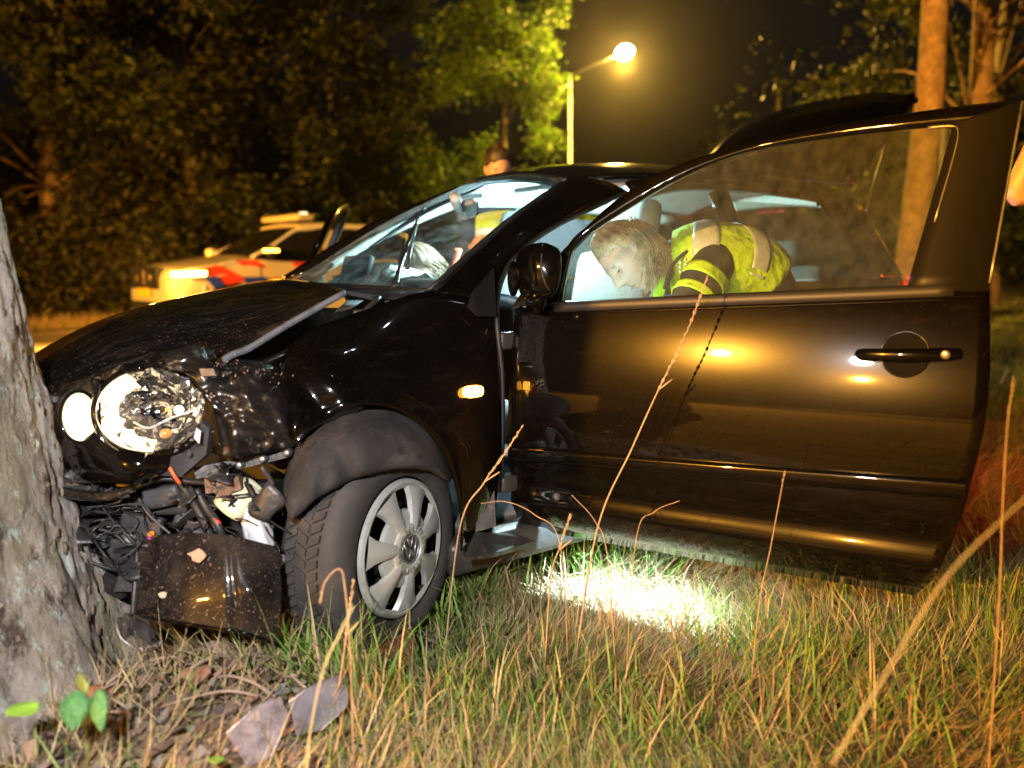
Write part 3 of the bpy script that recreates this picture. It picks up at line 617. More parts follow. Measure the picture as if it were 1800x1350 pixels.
part('airbag_cover', MB().box(V(.655, .40, 1.015), (.03, .24, .13), ax=frame((1, 0, -.3)), bev=.02), M['dash'])
rm = part('rear_view_mirror', MB().box(P(822, 368, 2.93), (.05, .17, .065), ax=frame((.9, -.42, -.1)), bev=.02), mat('mirror_back', (.42, .36, .30), .5))
part('mirror_stem', MB().tube([P(800, 345, 2.80), P(803, 362, 2.86), P(815, 372, 2.93)], [.02, .016, .012], 8, n=8), M['trim'], rm)
part('mirror_glass', MB().box(P(822, 368, 2.93)+frame((.9, -.42, -.1))[0]*.026, (.004, .155, .05), ax=frame((.9, -.42, -.1))), M['chrome'], rm)
for y, u in ((-.28, 0), (.27, 0)):
    part('sun_visor', MB().box(V(1.16, y, 1.325), (.16, .34, .018), ax=frame((1, 0, .12)), bev=.008), M['trim'])
dome = part('dome_lamp', MB().box(V(1.27, -.02, 1.375), (.09, .12, .014), bev=.005), emit('dome_lamp_light', (.80, .97, 1.0), 14))
add_light('dome_light', 'POINT', (1.27, -.02, 1.345), 140.0, (.70, .96, 1.0), .04)

# --- the open near door
TH = 1.1468
DA = V(math.cos(TH), -math.sin(TH), 0); DI = V(math.sin(TH), math.cos(TH), 0); DH = V(.52, -.82, 0)
def dn(z): return .05*((z-.6)/.35)**2 if z < .95 else .05+(z-.95)*.44
def crown(a, z):
    """depth of the outer skin, with its waist crease, moulding step and turned-in lower edge"""
    n = dn(z)
    n += .020*math.exp(-((z-.405)/.040)**2)                       # shallow hollow below the moulding
    if z < .345: n += .55*(.345-z)                               # turned-under bottom
    n += .010*((a-.6)/.6)**2
    return n
def dp(a, z, n=None, extra=0): return DH+DA*a+DI*((crown(a, z) if n is None else n)+extra)+UP*z
zs = [.235, .27, .30, .325, .338, .345, .352, .36, .368, .376, .384, .392, .40, .41, .42, .43, .44, .45, .465, .48, .50, .55, .60, .66, .72, .78, .84, .88, .91, .935]
def front_a(z): return float(np.interp(z, [.235, .3, .6, .94], [-.03, -.012, 0, .006]))
def rear_a(z): return float(np.interp(z, [.235, .30, .40, .515, .694, .815, .90, .985], [1.062, 1.098, 1.13, 1.153, 1.178, 1.178, 1.172, 1.165]))
def belt(a): return .912+.055*a
G = []
for i, t in enumerate(np.linspace(0, 1, 46)):
    row = []
    for z in zs:
        zt = .235+(z-.235)/(.935-.235)*(belt(t*1.17)-.235) if z > .60 else z
        if z > .60: zt = .60+(z-.60)/(.335)*(belt(t*1.17)-.60)
        if z < .30: zt = z + (.02*(1-t) if t < .1 else 0)
        a = front_a(zt)+(rear_a(zt)-front_a(zt))*t
        row.append(dp(a, zt))
    G.append(row)
G = np.array(G)
door = part('open_door', MB().grid(G), M['paint'], thick=.03, off=-1)
door.data.materials.append(M['recess']); door.modifiers['thickness'].material_offset_rim = 1
door['label'] = 'open driver door with orange lamp reflections'
inner = np.array([[dp(front_a(z)+(rear_a(z)-front_a(z))*t, z, .135) for z in np.linspace(.30, .93, 8)] for t in np.linspace(.01, .985, 10)])
part('door_lining', MB().grid(inner), M['seat'], door, thick=.012)
# moulding strip
def strip(zlo, zhi, proud, aa=(.005, 1.148)):
    g = []
    for a in np.linspace(aa[0], aa[1], 40):
        sl = .040*a; row = []
        for k, t in enumerate((0, .0, .25, .5, .75, 1, 1)):
            z = zlo+sl*.9+(zhi-zlo-.02*a*0)*t; pr = proud*(0 if k in (0, 6) else (.75 if k in (1, 5) else 1))
            row.append(dp(a, z, crown(a, z)-pr))
        g.append(row)
    return np.array(g)
part('door_moulding', MB().grid(strip(.478, .518, .013)), M['paint'], door)
part('waist_moulding', MB().grid(np.array([[dp(a, belt(a)+dz, None, -p) for dz, p in ((-.016, 0), (-.014, .010), (.006, .012), (.012, .004))] for a in np.linspace(.135, 1.10, 30)])), M['rubber'], door, thick=.003)
# window frame: outer and inner outline in (a, z)
fo = [(.005, .925), (.06, .985), (.144, 1.090), (.288, 1.228), (.467, 1.310), (.723, 1.358), (.98, 1.384), (1.137, 1.390), (1.208, 1.392)]
fi = [(.150, .930), (.150, 1.00), (.160, 1.078), (.225, 1.136), (.414, 1.248), (.587, 1.313), (.793, 1.337), (.983, 1.344), (1.075, 1.344)]
po = cr_spline([(a, z, 0) for a, z in fo], 48); pi = cr_spline([(a, z, 0) for a, z in fi], 48)
g = []
for k in range(48):
    row = []
    for t, pr in ((0, .012), (0, 0), (.12, -.006), (.5, -.009), (.9, -.004), (1, .006), (1, .02)):
        a, z = (po[k]*(1-t)+pi[k]*t)[:2]; row.append(DH+DA*a+DI*(dn(z)+pr)+UP*z)
    g.append(row)
part('window_frame', MB().grid(np.array(g)), M['paint'], door, thick=.022, off=-1)
g = np.array([[DH+DA*a+DI*(dn(z)-.005)+UP*z for (a, z) in ((1.072+(z0-1.344)*.18, z0), (1.10+(z0-1.344)*.16, z0), (1.165+(z0-.98)*.104, z0))] for z0 in np.linspace(.97, 1.390, 14)])
part('rear_frame', MB().grid(g), M['trim_black'], door, thick=.03, off=-1)
part('frame_chrome', MB().tube([DH+DA*a+DI*(dn(z)-.010)+UP*z for a, z in ((1.165, .985), (1.185, 1.18), (1.206, 1.385))], .003, 6, n=8), M['metal'], door)
part('glass_run', MB().tube([DH+DA*a+DI*(dn(z)-.002)+UP*z for a, z in ((1.02, 1.343), (1.07, 1.342), (1.083, 1.325), (1.078, 1.27), (1.05, 1.12))], .0035, 6, n=20), M['metal'], door)
# glass pane
gl = []
for k in range(30):
    a0_, z0_ = pi[int(k*47/29)][:2]; a1_ = .140+(1.055-.140)*k/29; z1_ = belt(a1_)-.01
    gl.append([DH+DA*(a0_*(1-t)+a1_*t)+DI*(dn(z0_*(1-t)+z1_*t)+.008)+UP*(z0_*(1-t)+z1_*t) for t in np.linspace(0, 1, 10)])
part('window_glass', MB().grid(np.array(gl)), M['door_glass'], door)
# handle
hd = door
cup = MB()
hc = (1.012, .828)
g = []
for r in np.linspace(.0, 1, 7):
    g.append([dp(hc[0]+.048*r*math.cos(b), hc[1]+.049*r*math.sin(b), crown(hc[0], hc[1]+.049*r*math.sin(b))-.0065, .0045*(1-r*r)-.001) for b in np.linspace(0, 2*math.pi, 28, endpoint=False)])
cup.grid(np.array(g), wrap_v=True)
part('handle_recess', cup, M['recess'], door)
ring = MB().tube([dp(hc[0]+.049*math.cos(b), hc[1]+.050*math.sin(b), crown(hc[0], hc[1]+.05*math.sin(b))-.002) for b in np.linspace(0, 2*math.pi, 33)], .0028, 6, cap=False)
part('recess_rim', ring, M['paint'], door)
hp = [dp(.918, .825, crown(.918, .825)-.008), dp(.93, .826, crown(.93, .826)-.022), dp(1.01, .829, crown(1.01, .829)-.030), dp(1.085, .833, crown(1.085, .83)-.024), dp(1.118, .835, crown(1.118, .83)-.010)]
hnd = part('door_handle', MB().tube(hp, [(.010, .010), (.0135, .010), (.0145, .012), (.0145, .012), (.012, .010)], 12, n=24, up=UP), M['paint'], door)
part('keyhole', MB().lathe(dp(1.092, .8335, crown(1.09, .83)-.032), -DI, [(.0095, 0), (.0095, .005), (.008, .0065), (.0, .0065)], 20), mat('key_cylinder', (.38, .35, .32), .35, metal=.8), hnd)
# mirror on the door corner
sail = MB().prism([DH+DA*a+DI*(dn(z)-.004)+UP*z for a, z in ((.003, .915), (.145, .925), (.155, 1.07), (.10, 1.03), (.03, .955))], DI*-.008)
part('mirror_sail', sail, M['trim_black'], door, smooth=False)
mc = P(946, 482, 2.12); mx = frame(norm(RT*.62-FW*.78))
mb_ = MB(); n1 = 14
shape = [(-.062, .030), (-.050, .060), (-.015, .078), (.025, .080), (.058, .066), (.066, .030), (.060, -.02), (.040, -.058), (0, -.068), (-.035, -.062), (-.056, -.03)]
sp = cr_spline([(a, b, 0) for a, b in shape+shape[:1]], 40)[:-1, :2]
gg = []
for dep, sc_ in ((-.030, 1.0), (-.028, .97), (.0, 1.02), (.03, .95), (.055, .75), (.066, .40), (.068, .02)):
    gg.append([mc+RT*(x*sc_*.80)+UP*(y*sc_)+(FW*-.75+RT*.35)*dep for x, y in sp])
mir = part('door_mirror', MB().grid(np.array(gg), wrap_v=True), M['paint'], door)
part('mirror_foot', MB().tube([mc+V(0, 0, -.05), mc+V(.02, .02, -.075), DH+DA*.07+UP*.935+DI*.03], [(.03, .022), (.03, .02), (.03, .02)], 10, n=10), M['paint'], mir)
part('mirror_seam', MB().tube([mc+RT*x+UP*y-FW*z for x, y, z in ((.012, .079, .02), (.006, .02, .062), (.02, -.03, .055), (.042, -.05, .02))], .002, 6, n=14), M['plastic_grey'], mir)
mgl = [mc+RT*(-.064+.014*math.cos(b)*1.0)+FW*(.012-.016*math.cos(b))+UP*(-.012+.046*math.sin(b)) for b in np.linspace(0, 2*math.pi, 20, endpoint=False)]
part('mirror_glass', MB().prism(mgl, RT*-.004-FW*.004), M['chrome'], mir, smooth=False)
for a, z in ((-.02, .82), (-.02, .40)): part('door_hinge', MB().box(DH+DA*a+UP*z+DI*.03, (.06, .05, .05), bev=.01), M['metal_dark'], door)

# --- far door, open too: its edge stands above the bonnet
TF = math.radians(63); FA = V(math.cos(TF), math.sin(TF), 0); FI = V(math.sin(TF), -math.cos(TF), 0); FH = V(.52, .82, 0)
def fp(a, z, e=0): return FH+FA*a+FI*(dn(z)+e)+UP*z
fd = part('far_door', MB().grid(np.array([[fp(a, z) for z in np.linspace(.24, .96, 9)] for a in np.linspace(0, 1.16, 12)])), M['paint'], thick=.05, off=0)
part('far_window_frame', MB().tube([fp(.02, .95), fp(.15, 1.08), fp(.29, 1.22), fp(.47, 1.30), fp(.8, 1.35), fp(1.14, 1.375), fp(1.19, 1.30), fp(1.17, .96)], [(.022, .018)]*8, 8, n=50), M['paint'], fd)
part('far_rear_frame', MB().grid(np.array([[fp(1.10, z), fp(1.19, z)] for z in np.linspace(.95, 1.38, 8)])), M['plastic'], fd, thick=.03)
part('far_door_edge', MB().tube([fp(1.185, .5, .03), fp(1.185, .95, .03), fp(1.205, 1.37, .02)], .008, 6, n=10), mat('pale_door_edge', (.5, .46, .36), .5), fd)
part('far_window_glass', MB().grid(np.array([[fp(.1+1.0*t, .95), fp(.15+.95*t, .95+.18+.22*min(1, t*2))] for t in np.linspace(0, 1, 10)])), M['side_glass'], fd)

# --- front wheel, knocked back and steered out
WN = norm([.44, -.90, .02]); WC = V(.150, -.862, .309); WU = norm(UP-WN*(WN@UP)); WX = np.cross(WU, WN)
def wl(x, y, n): return WC+WX*x+WU*y+WN*n
wheel = part('front_wheel', MB().lathe(WC, WN, [(.10, -.17), (.185, -.165), (.182, -.02), (.17, -.06), (.0, -.06)], 32), M['dark'])
tp_ = [(.186, -.004), (.20, .006), (.232, .008), (.262, -.004), (.276, -.020), (.283, -.040), (.286, -.085), (.283, -.135), (.272, -.160), (.24, -.175), (.186, -.165)]
ty = MB().lathe(WC, WN, [(r*1.0, h) for r, h in tp_], 72)
tyre = part('tyre', ty, M['tyre'], wheel)
tb = MB()
for k in range(64):
    a = 2*math.pi*k/64
    for lane, (h0, h1, sk) in enumerate(((-.036, -.066, .05), (-.070, -.100, -.05), (-.104, -.134, .05))):
        q = []
        for da, h in ((0, h0), (.062, h0), (.062+sk, h1), (sk, h1)):
            aa = a+da+lane*.03; q.append(wl(.284*math.cos(aa), .284*math.sin(aa), h))
        nrm = norm(wl(math.cos(a), math.sin(a), 0)-WC); tb.prism(q, nrm*.007)
tr_ = part('tread', tb, M['tyre'], wheel, smooth=False); tr_['kind'] = 'stuff'
# hubcap: seven broad spokes with dark openings
hcp = MB()
NS = 7
hcp.lathe(WC, WN, [(.060, .020), (.088, .017), (.100, .010), (.102, -.002)], 48)
prof = [(.180, -.004), (.178, .006), (.170, .010), (.158, .004)]
hcp.lathe(WC, WN, prof, 64)
for k in range(NS):
    a = 2*math.pi*k/NS+.22
    gr = []
    for t in np.linspace(0, 1, 10):
        r = .052+(.162-.052)*t; w = np.interp(t, [0, .35, .7, 1], [.42, .36, .37, .48])*2*math.pi/NS*1.42
        gr.append([wl(r*math.cos(a+w*(s-.5)), r*math.sin(a+w*(s-.5)), .026-.020*t**1.5+.007*math.sin(math.pi*s)-(.012 if s in (0, 1) else 0)) for s in (0, .06, .25, .5, .75, .94, 1)])
    hcp.grid(np.array(gr))
hcp.lathe(WC, WN, [(.068, .012), (.066, .026), (.058, .031), (.046, .030), (.044, .024), (.0, .024)], 40)
hub = part('hubcap', hcp, M['silver'], wheel, auto=35)
fin = MB()
for k in range(22):
    a = 2*math.pi*k/22; fin.box(wl(.055*math.cos(a), .055*math.sin(a), .0315), (.013, .0028, .003), ax=np.array([WX*math.cos(a)+WU*math.sin(a), -WX*math.sin(a)+WU*math.cos(a), WN]))
part('hub_ribs', fin, M['metal'], hub, smooth=False)
em = MB().lathe(WC+WN*.0245, WN, [(.0, .0015), (.036, .0015)], 32); part('emblem_disc', em, M['plastic'], hub)
em = MB().tube([wl(.036*math.cos(a), .036*math.sin(a), .027) for a in np.linspace(0, 2*math.pi, 33)], .0024, 6, cap=False)
def bar(p, q): em.tube([wl(p[0], p[1], .0275), wl(q[0], q[1], .0275)], .0026, 6)
for a_, b_ in (((-.013, .031), (0, .004)), ((0, .004), (.013, .031)), ((-.027, .020), (-.012, -.027)), ((-.012, -.027), (0, -.003)), ((0, -.003), (.012, -.027)), ((.012, -.027), (.027, .020))): bar(a_, b_)
part('emblem', em, M['metal'], hub)
part('brake_disc', MB().lathe(WC-WN*.07, WN, [(.0, 0), (.12, 0), (.12, -.02)], 32), M['metal_dark'], wheel)
# rear wheel on the near side
rw = MB().lathe(V(2.5, -.70, .29), V(0, -1, 0), [(0, .03), (.17, .02), (.19, .0), (.24, .01), (.28, -.02), (.287, -.1), (.27, -.16), (.0, -.16)], 40); part('rear_wheel', rw, M['tyre'])
# wheel arch liner, sagging over the tyre
l0 = cr_spline([P(500, 840, 2.06), P(530, 755, 2.12), P(600, 700, 2.20), P(690, 700, 2.26), P(765, 755, 2.30), P(803, 830, 2.32)], 40)
l1 = cr_spline([P(500, 880, 1.86), P(540, 800, 1.87), P(610, 762, 1.90), P(690, 765, 1.98), P(755, 795, 2.07), P(790, 850, 2.14)], 40)
l2 = cr_spline([P(512, 915, 1.83), P(560, 868, 1.83), P(620, 835, 1.87), P(690, 818, 1.94), P(750, 820, 2.04), P(786, 840, 2.12)], 40)
l3 = cr_spline([P(504, 905, 1.95), P(560, 872, 1.93), P(620, 842, 1.96), P(690, 824, 2.03), P(750, 826, 2.12), P(785, 845, 2.2)], 40)
g = cr_surf(np.stack([l0, l1, l2, l3]), 20, 40)
g += RNG.normal(0, .0012, g.shape)
for i in range(20):
    for j in range(40):
        g[i, j] += CF*(.020*math.exp(-((j-13-.12*i)/1.3)**2)-.012*math.exp(-((j-17-.12*i)/2.2)**2)+.007*math.sin(.9*j+.5*i)*math.exp(-((j-8)/5)**2))*min(1, i/6)
part('arch_liner', MB().grid(g), M['liner'], thick=.003)
inner_l = cr_surf([[P(480, 1000, 2.1), P(498, 900, 2.05), P(530, 800, 2.08)], [P(490, 1020, 2.2), P(520, 900, 2.25), P(600, 770, 2.3)], [P(560, 1000, 2.5), P(640, 880, 2.5), P(730, 790, 2.5)]], 10, 10)
part('inner_arch', MB().grid(inner_l), M['plastic'], thick=.005)
part('strut', MB().tube([V(.14, -.55, .35), V(.16, -.50, .85)], .03, 10), M['metal_dark'])
part('front_axle', MB().tube([V(.15, -.8, .30), V(.15, .8, .30)], .035, 8), M['metal_dark'])
fw2 = MB().lathe(V(.05, .66, .29), V(0, 1, 0), [(0, .03), (.17, .02), (.19, .0), (.24, .01), (.28, -.02), (.287, -.1), (.27, -.16), (.0, -.16)], 40); part('far_front_wheel', fw2, M['tyre'])
# far side wing and front panel so that the body is closed
q = [[side(x, .30+(zt-.30)*t, 1) for t in (0, .3, .6, .85, 1)] for x, zt in ((.5, .93), (.3, .92), (.0, .86), (-.25, .79), (-.45, .66))]
part('far_wing', MB().grid(cr_surf(q, 16, 12)), M['paint'], thick=.006)
# ------------------------------------------------------------------ the smashed front
# bumper skin below the lamps
bs = [[P(52, 690, 1.95), P(110, 700, 1.86), P(175, 745, 1.80), P(240, 790, 1.77), P(300, 800, 1.80)],
      [P(58, 760, 1.93), P(110, 765, 1.83), P(175, 785, 1.775), P(235, 815, 1.755), P(290, 822, 1.79)],
      [P(70, 815, 1.93), P(120, 815, 1.83), P(180, 822, 1.775), P(225, 832, 1.76), P(270, 836, 1.80)],
      [P(76, 838, 1.95), P(122, 842, 1.86), P(180, 848, 1.80), P(220, 850, 1.79), P(262, 850, 1.83)]]
part('bumper_skin', MB().grid(cr_surf(bs, 24, 36)), M['paint'], thick=.005)
nose = [[P(56, 672, 1.97), P(100, 676, 1.87), P(150, 662, 1.83), P(215, 640, 1.80)], [P(52, 700, 1.96), P(95, 706, 1.85), P(128, 690, 1.82), P(190, 680, 1.80)], [P(56, 745, 1.97), P(90, 752, 1.87), P(118, 750, 1.83), P(130, 790, 1.80)]]
part('nose_panel', MB().grid(cr_surf(nose, 12, 16)), M['paint_dirty'], thick=.005)
gr = MB()
for k in range(4): gr.box(P(92+19*k, 700+9*k, 1.84-.006*k), (.032, .012, .014), ax=frame(P(100, 705, 1.84)-P(60, 690, 1.9)), bev=.003)
part('upper_grille', gr, M['plastic_grey'], smooth=False)
lg = part('lower_grille', MB().prism([P(72, 822, 1.86), P(196, 842, 1.80), P(198, 850, 1.80), P(74, 846, 1.86)], V(.01, .02, 0)), M['metal_dark'], smooth=False)
hl_ = MB()
for k in range(3): hl_.ball(P(97+20*k, 831+4*k, 1.845-.01*k), (.010, .006, .008), nu=8, nv=10)
part('grille_hole', hl_, M['dark'], lg)
part('bumper_lip', MB().tube([P(72, 852, 1.85), P(130, 868, 1.80), P(190, 872, 1.79), P(235, 858, 1.80)], [(.010, .02)]*4, 8, n=16), M['paint_dirty'])
# small inner lamp, lit
def disc(c, n, rx, ry, mb, dome=.012, up=UP, k=5, m=0):
    a = frame(n, up); g = []
    for r in np.linspace(0, 1, k): g.append([c+a[1]*rx*r*math.cos(b)+a[2]*ry*r*math.sin(b)+a[0]*dome*(1-r*r) for b in np.linspace(0, 2*math.pi, 28, endpoint=False)])
    return mb.grid(np.array(g), m, wrap_v=True)
LN = norm(-ray(190, 730)*.55+V(-.8, -.25, 0)*.6)
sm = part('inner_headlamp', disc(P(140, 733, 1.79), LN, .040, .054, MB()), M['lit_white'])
part('lamp_bezel', MB().tube([P(140, 733, 1.787)+frame(LN)[1]*.043*math.cos(b)+frame(LN)[2]*.057*math.sin(b) for b in np.linspace(0, 2*math.pi, 33)], .005, 6, cap=False), M['paint'], sm)
# big outer lamp: chrome bowl, lit bulb side, broken lens
BC = P(268, 722, 1.80); BN = norm(-ray(268, 722)+V(-.28, .0, .05)); ba = frame(BN)
bowl = MB(); g = []
for r in np.linspace(.05, 1, 12):
    g.append([BC+ba[1]*.112*r*math.cos(b)+ba[2]*.092*r*math.sin(b)+ba[0]*(-.085+.10*r*r)+RNG.normal(0, .0022, 3)*(r > .3) for b in np.linspace(0, 2*math.pi, 36, endpoint=False)])
bowl.grid(np.array(g), wrap_v=True)
hlamp = part('headlamp', bowl, M['chrome'], smooth=False)
# lit reflector strip on the nose side of the bowl
lit = []
bb = np.linspace(math.radians(105), math.radians(300), 22)
jag = RNG.uniform(-.07, .07, len(bb))
for q_ in (0, .33, .66, 1.0):
    row = []
    for k, b in enumerate(bb):
        rin = .64+.26*abs(k/21-.40)+jag[k]; r = rin+(1.0-rin)*q_
        row.append(BC+ba[1]*.110*r*math.cos(b)+ba[2]*.090*r*math.sin(b)+ba[0]*(-.078+.10*r*r+.004))
    lit.append(row)
lit = np.array(lit)
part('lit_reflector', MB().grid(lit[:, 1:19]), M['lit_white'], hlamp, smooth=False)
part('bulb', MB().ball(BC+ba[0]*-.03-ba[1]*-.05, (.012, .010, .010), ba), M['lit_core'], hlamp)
part('headlamp_rim', MB().tube([BC+ba[1]*.117*math.cos(b)+ba[2]*.097*math.sin(b)+ba[0]*.014 for b in np.linspace(math.radians(95), math.radians(330), 40)], [(.009, .006)]*40, 8), M['paint'], hlamp)
lens = []
for r in np.linspace(.15, 1, 8): lens.append([BC+ba[1]*.108*r*math.cos(b)+ba[2]*.088*r*math.sin(b)+ba[0]*(.050-.035*r*r) for b in np.linspace(math.radians(120), math.radians(300), 24)])
part('broken_lens', MB().grid(np.array(lens)), M['clear'], hlamp)
part('lamp_bracket', MB().tube([P(178, 668, 1.77), P(172, 720, 1.76), P(182, 775, 1.76), P(225, 806, 1.765)], [(.007, .005)]*4, 8, n=20), M['paint'], hlamp)
sb = part('amber_bulb', MB().ball(P(291, 762, 1.79), (.013, .013, .011)), M['amber_bulb'], hlamp)
part('bulb_socket', MB().lathe(P(279, 747, 1.80), -CF, [(.006, 0), (.013, .0), (.014, .008), (.010, .012), (.0, .012)], 20), M['plastic'], hlamp)
sh = MB()
for k in range(26):
    c = P(RNG.uniform(225, 345), RNG.uniform(745, 800), RNG.uniform(1.74, 1.80)); a = norm(RNG.normal(size=3)); b = norm(np.cross(a, RNG.normal(size=3)))
    s = RNG.uniform(.008, .022); sh.prism([c, c+a*s, c+a*s*.6+b*s*.5], np.cross(a, b)*.0012)
o = part('lens_shard', sh, M['clear_haze'], hlamp, smooth=False); o['kind'] = 'stuff'
for pts in ([(340, 722), (300, 735), (262, 752), (235, 742)], [(352, 705), (318, 712), (280, 704), (250, 716)], [(345, 742), (318, 760), (300, 785)]):
    part('lamp_wire', MB().tube([P(u, v, 1.765+.01*k) for k, (u, v) in enumerate(pts)], .0022, 5, n=18), M['bottle_white'] if pts[0][0] == 340 else M['rubber'], hlamp)
for k in range(16):
    b = math.radians(60-18*k+RNG.uniform(-5, 5)); r0 = RNG.uniform(.86, .98); e1 = BC+ba[1]*.116*r0*math.cos(b)+ba[2]*.095*r0*math.sin(b)+ba[0]*.012; b2 = b+RNG.uniform(.12, .28)
    e2 = BC+ba[1]*.116*math.cos(b2)+ba[2]*.095*math.sin(b2)+ba[0]*.012; tip = BC+(e1-BC)*RNG.uniform(.55, .85)+ba[0]*RNG.uniform(.0, .03)+ba[1]*RNG.uniform(-.01, .01)
    part('lens_splinter', MB().prism([e1, e2, tip], ba[0]*.0022), M['clear'], hlamp, smooth=False)
# torn plastic, strips of steel and loose wiring filling the gap behind the missing bumper
def torn(u, v, d, w, h, m, name='torn_plastic'):
    rx = norm(CR+RNG.normal(0, .5, 3)); ry = norm(np.cross(CF+RNG.normal(0, .6, 3), rx)); c = P(u, v, d)
    ctrl = [[c+rx*w*(i-1)/735*RNG.uniform(.5, 1.1)+ry*h*(j-1)/735*RNG.uniform(.5, 1.1)+CF*RNG.normal(0, .012) for j in range(3)] for i in range(3)]
    part(name, MB().grid(cr_surf(ctrl, 7, 7)), m, thick=.003)
for k in range(46):
    u = RNG.uniform(85, 470); v = RNG.uniform(800+max(0, 200-u)*.5+max(0, u-400)*1.2, 1000); d = RNG.uniform(1.83, 1.93)
    torn(u, v, d, RNG.uniform(12, 34), RNG.uniform(8, 28), [M['plastic'], M['paint_crumple'], M['plastic_grey'], M['metal_dark'], M['plastic'], M['dark']][k % 6], ['torn_plastic', 'torn_sheet', 'torn_plastic', 'bent_steel', 'torn_plastic', 'torn_foam'][k % 6])
for k in range(26):
    u, v = RNG.uniform(100, 470), RNG.uniform(810, 960); q = [P(u, v, RNG.uniform(1.82, 1.88))]
    for _ in range(4): u += RNG.normal(0, 22); v += RNG.uniform(-6, 34); q.append(P(u, v, RNG.uniform(1.81, 1.90)))
    part('loose_wire', MB().tube(q, RNG.uniform(.0012, .0032), 5, n=22), [M['rubber'], M['plastic'], M['rubber'], M['plastic_grey'], M['metal_dark']][k % 5])
# torn sheet between lamp and wing
cr_ = [[P(300, 640, 1.84), P(345, 612, 1.87), P(385, 640, 1.92), P(420, 632, 1.93), P(470, 640, 1.96), P(512, 668, 2.0)],
       [P(330, 660, 1.82), P(356, 668, 1.82), P(400, 662, 1.86), P(440, 664, 1.86), P(488, 690, 1.90), P(518, 715, 1.97)],
       [P(362, 700, 1.86), P(372, 706, 1.83), P(412, 706, 1.84), P(452, 722, 1.83), P(496, 730, 1.88), P(520, 750, 1.95)],
       [P(376, 745, 1.88), P(392, 745, 1.85), P(425, 752, 1.85), P(462, 762, 1.86), P(500, 764, 1.90), P(515, 772, 1.96)],
       [P(372, 796, 1.92), P(392, 802, 1.88), P(424, 806, 1.90), P(456, 796, 1.90), P(492, 786, 1.94), P(512, 784, 1.98)]]
g = cr_surf(cr_, 50, 56)
for i in range(50):
    for j in range(56):
        s, t = i/49, j/55
        g[i, j] += CF*(.011*math.sin(16*t+6*s)+.006*math.sin(31*t-14*s)+.004*math.sin(47*s+9*t))*math.sin(math.pi*min(1, max(0, t)))
part('crumpled_wing', MB().grid(g), M['paint_crumple'], thick=.003)
lip = cr_surf([[P(285, 622, 1.80), P(330, 606, 1.82), P(375, 612, 1.88)], [P(292, 640, 1.775), P(335, 630, 1.79), P(380, 636, 1.86)], [P(300, 652, 1.80), P(340, 652, 1.81), P(372, 648, 1.87)]], 10, 14)
part('torn_bonnet_corner', MB().grid(lip+RNG.normal(0, .002, lip.shape)), M['paint_crumple'], thick=.003)
bk = MB()
for k in range(90):
    u = RNG.uniform(340, 520); v = 634+abs(u-400)*.25+RNG.uniform(-6, 150)*RNG.uniform(0, 1); c = P(u, v, 1.815+.0011*max(0, u-400)+RNG.uniform(0, .01)); a = norm(CR*RNG.normal()+CU*RNG.normal()); s = RNG.uniform(.001, .0045)
    bk.prism([c-a*s, c+np.cross(a, CF)*s*.5, c+a*s, c-np.cross(a, CF)*s*.4], -CF*.002)
o = part('bark_crumb', bk, M['rust'], smooth=False); o['kind'] = 'stuff'
part('scraped_bark', MB().prism([P(352, 648, 1.81), P(376, 648, 1.83), P(380, 660, 1.83), P(356, 662, 1.81)], -CF*.005), mat('fresh_wood', (.30, .19, .11), .9, noise=(40, (.18, .11, .07), .4, .7)), smooth=False)
# lamp carrier, cross bar with bolts, rusty plate
part('lamp_carrier', MB().prism([P(284, 808, 1.80), P(352, 742, 1.80), P(368, 752, 1.82), P(362, 800, 1.84), P(318, 838, 1.84), P(280, 836, 1.82)], CF*.03), M['plastic_grey'], smooth=False)
part('white_clip', MB().prism([P(345, 752, 1.785), P(353, 758, 1.785), P(350, 780, 1.79), P(341, 770, 1.79)], CF*.004), M['bottle_white'], smooth=False)
cb = part('cross_bar', MB().prism([P(340, 822, 1.90), P(505, 790, 2.0), P(512, 803, 2.0), P(345, 842, 1.90)], CF*.04), M['metal_dark'], smooth=False)
for u, v in ((461, 807), (504, 796), (420, 818)): part('bolt', MB().lathe(P(u, v, 1.93+.0005*(u-420)), -CF, [(.0, .006), (.006, .006), (.009, .003), (.010, -.02)], 14), M['metal'], cb)
part('rusty_plate', MB().prism([P(358, 836, 1.86), P(372, 832, 1.86), P(400, 838, 1.87), P(418, 834, 1.88), P(424, 860, 1.88), P(405, 868, 1.87), P(392, 880, 1.86), P(376, 866, 1.86), P(362, 868, 1.86)], CF*.02), M['rust'], smooth=False)
# washer bottle
bt = MB(); g = []
for t, w in ((0, .022), (.12, .040), (.4, .046), (.7, .044), (.92, .040), (1, .020)):
    c = P(446, 850, 1.94)*(1-t)+P(398, 900, 1.90)*t; a = norm(P(398, 900, 1.9)-P(446, 850, 1.94)); b = norm(np.cross(a, CF)); d = CF
    g.append([c+b*w*math.copysign(abs(math.cos(x))**.7, math.cos(x))+d*w*.9*math.copysign(abs(math.sin(x))**.7, math.sin(x)) for x in np.linspace(0, 2*math.pi, 24, endpoint=False)])
bt.grid(np.array(g), wrap_v=True); wb = part('washer_bottle', bt, M['bottle'])
part('bottle_strap', MB().tube([P(432, 848, 1.87), P(442, 868, 1.855), P(455, 890, 1.87)], [(.009, .004)]*3, 6, n=8), M['rubber'], wb)
part('bottle_cap', MB().lathe(P(463, 888, 1.87), norm(-CF+CU*.3), [(0, .012), (.014, .012), (.016, .0), (.014, -.02)], 18), M['bottle_white'], wb)
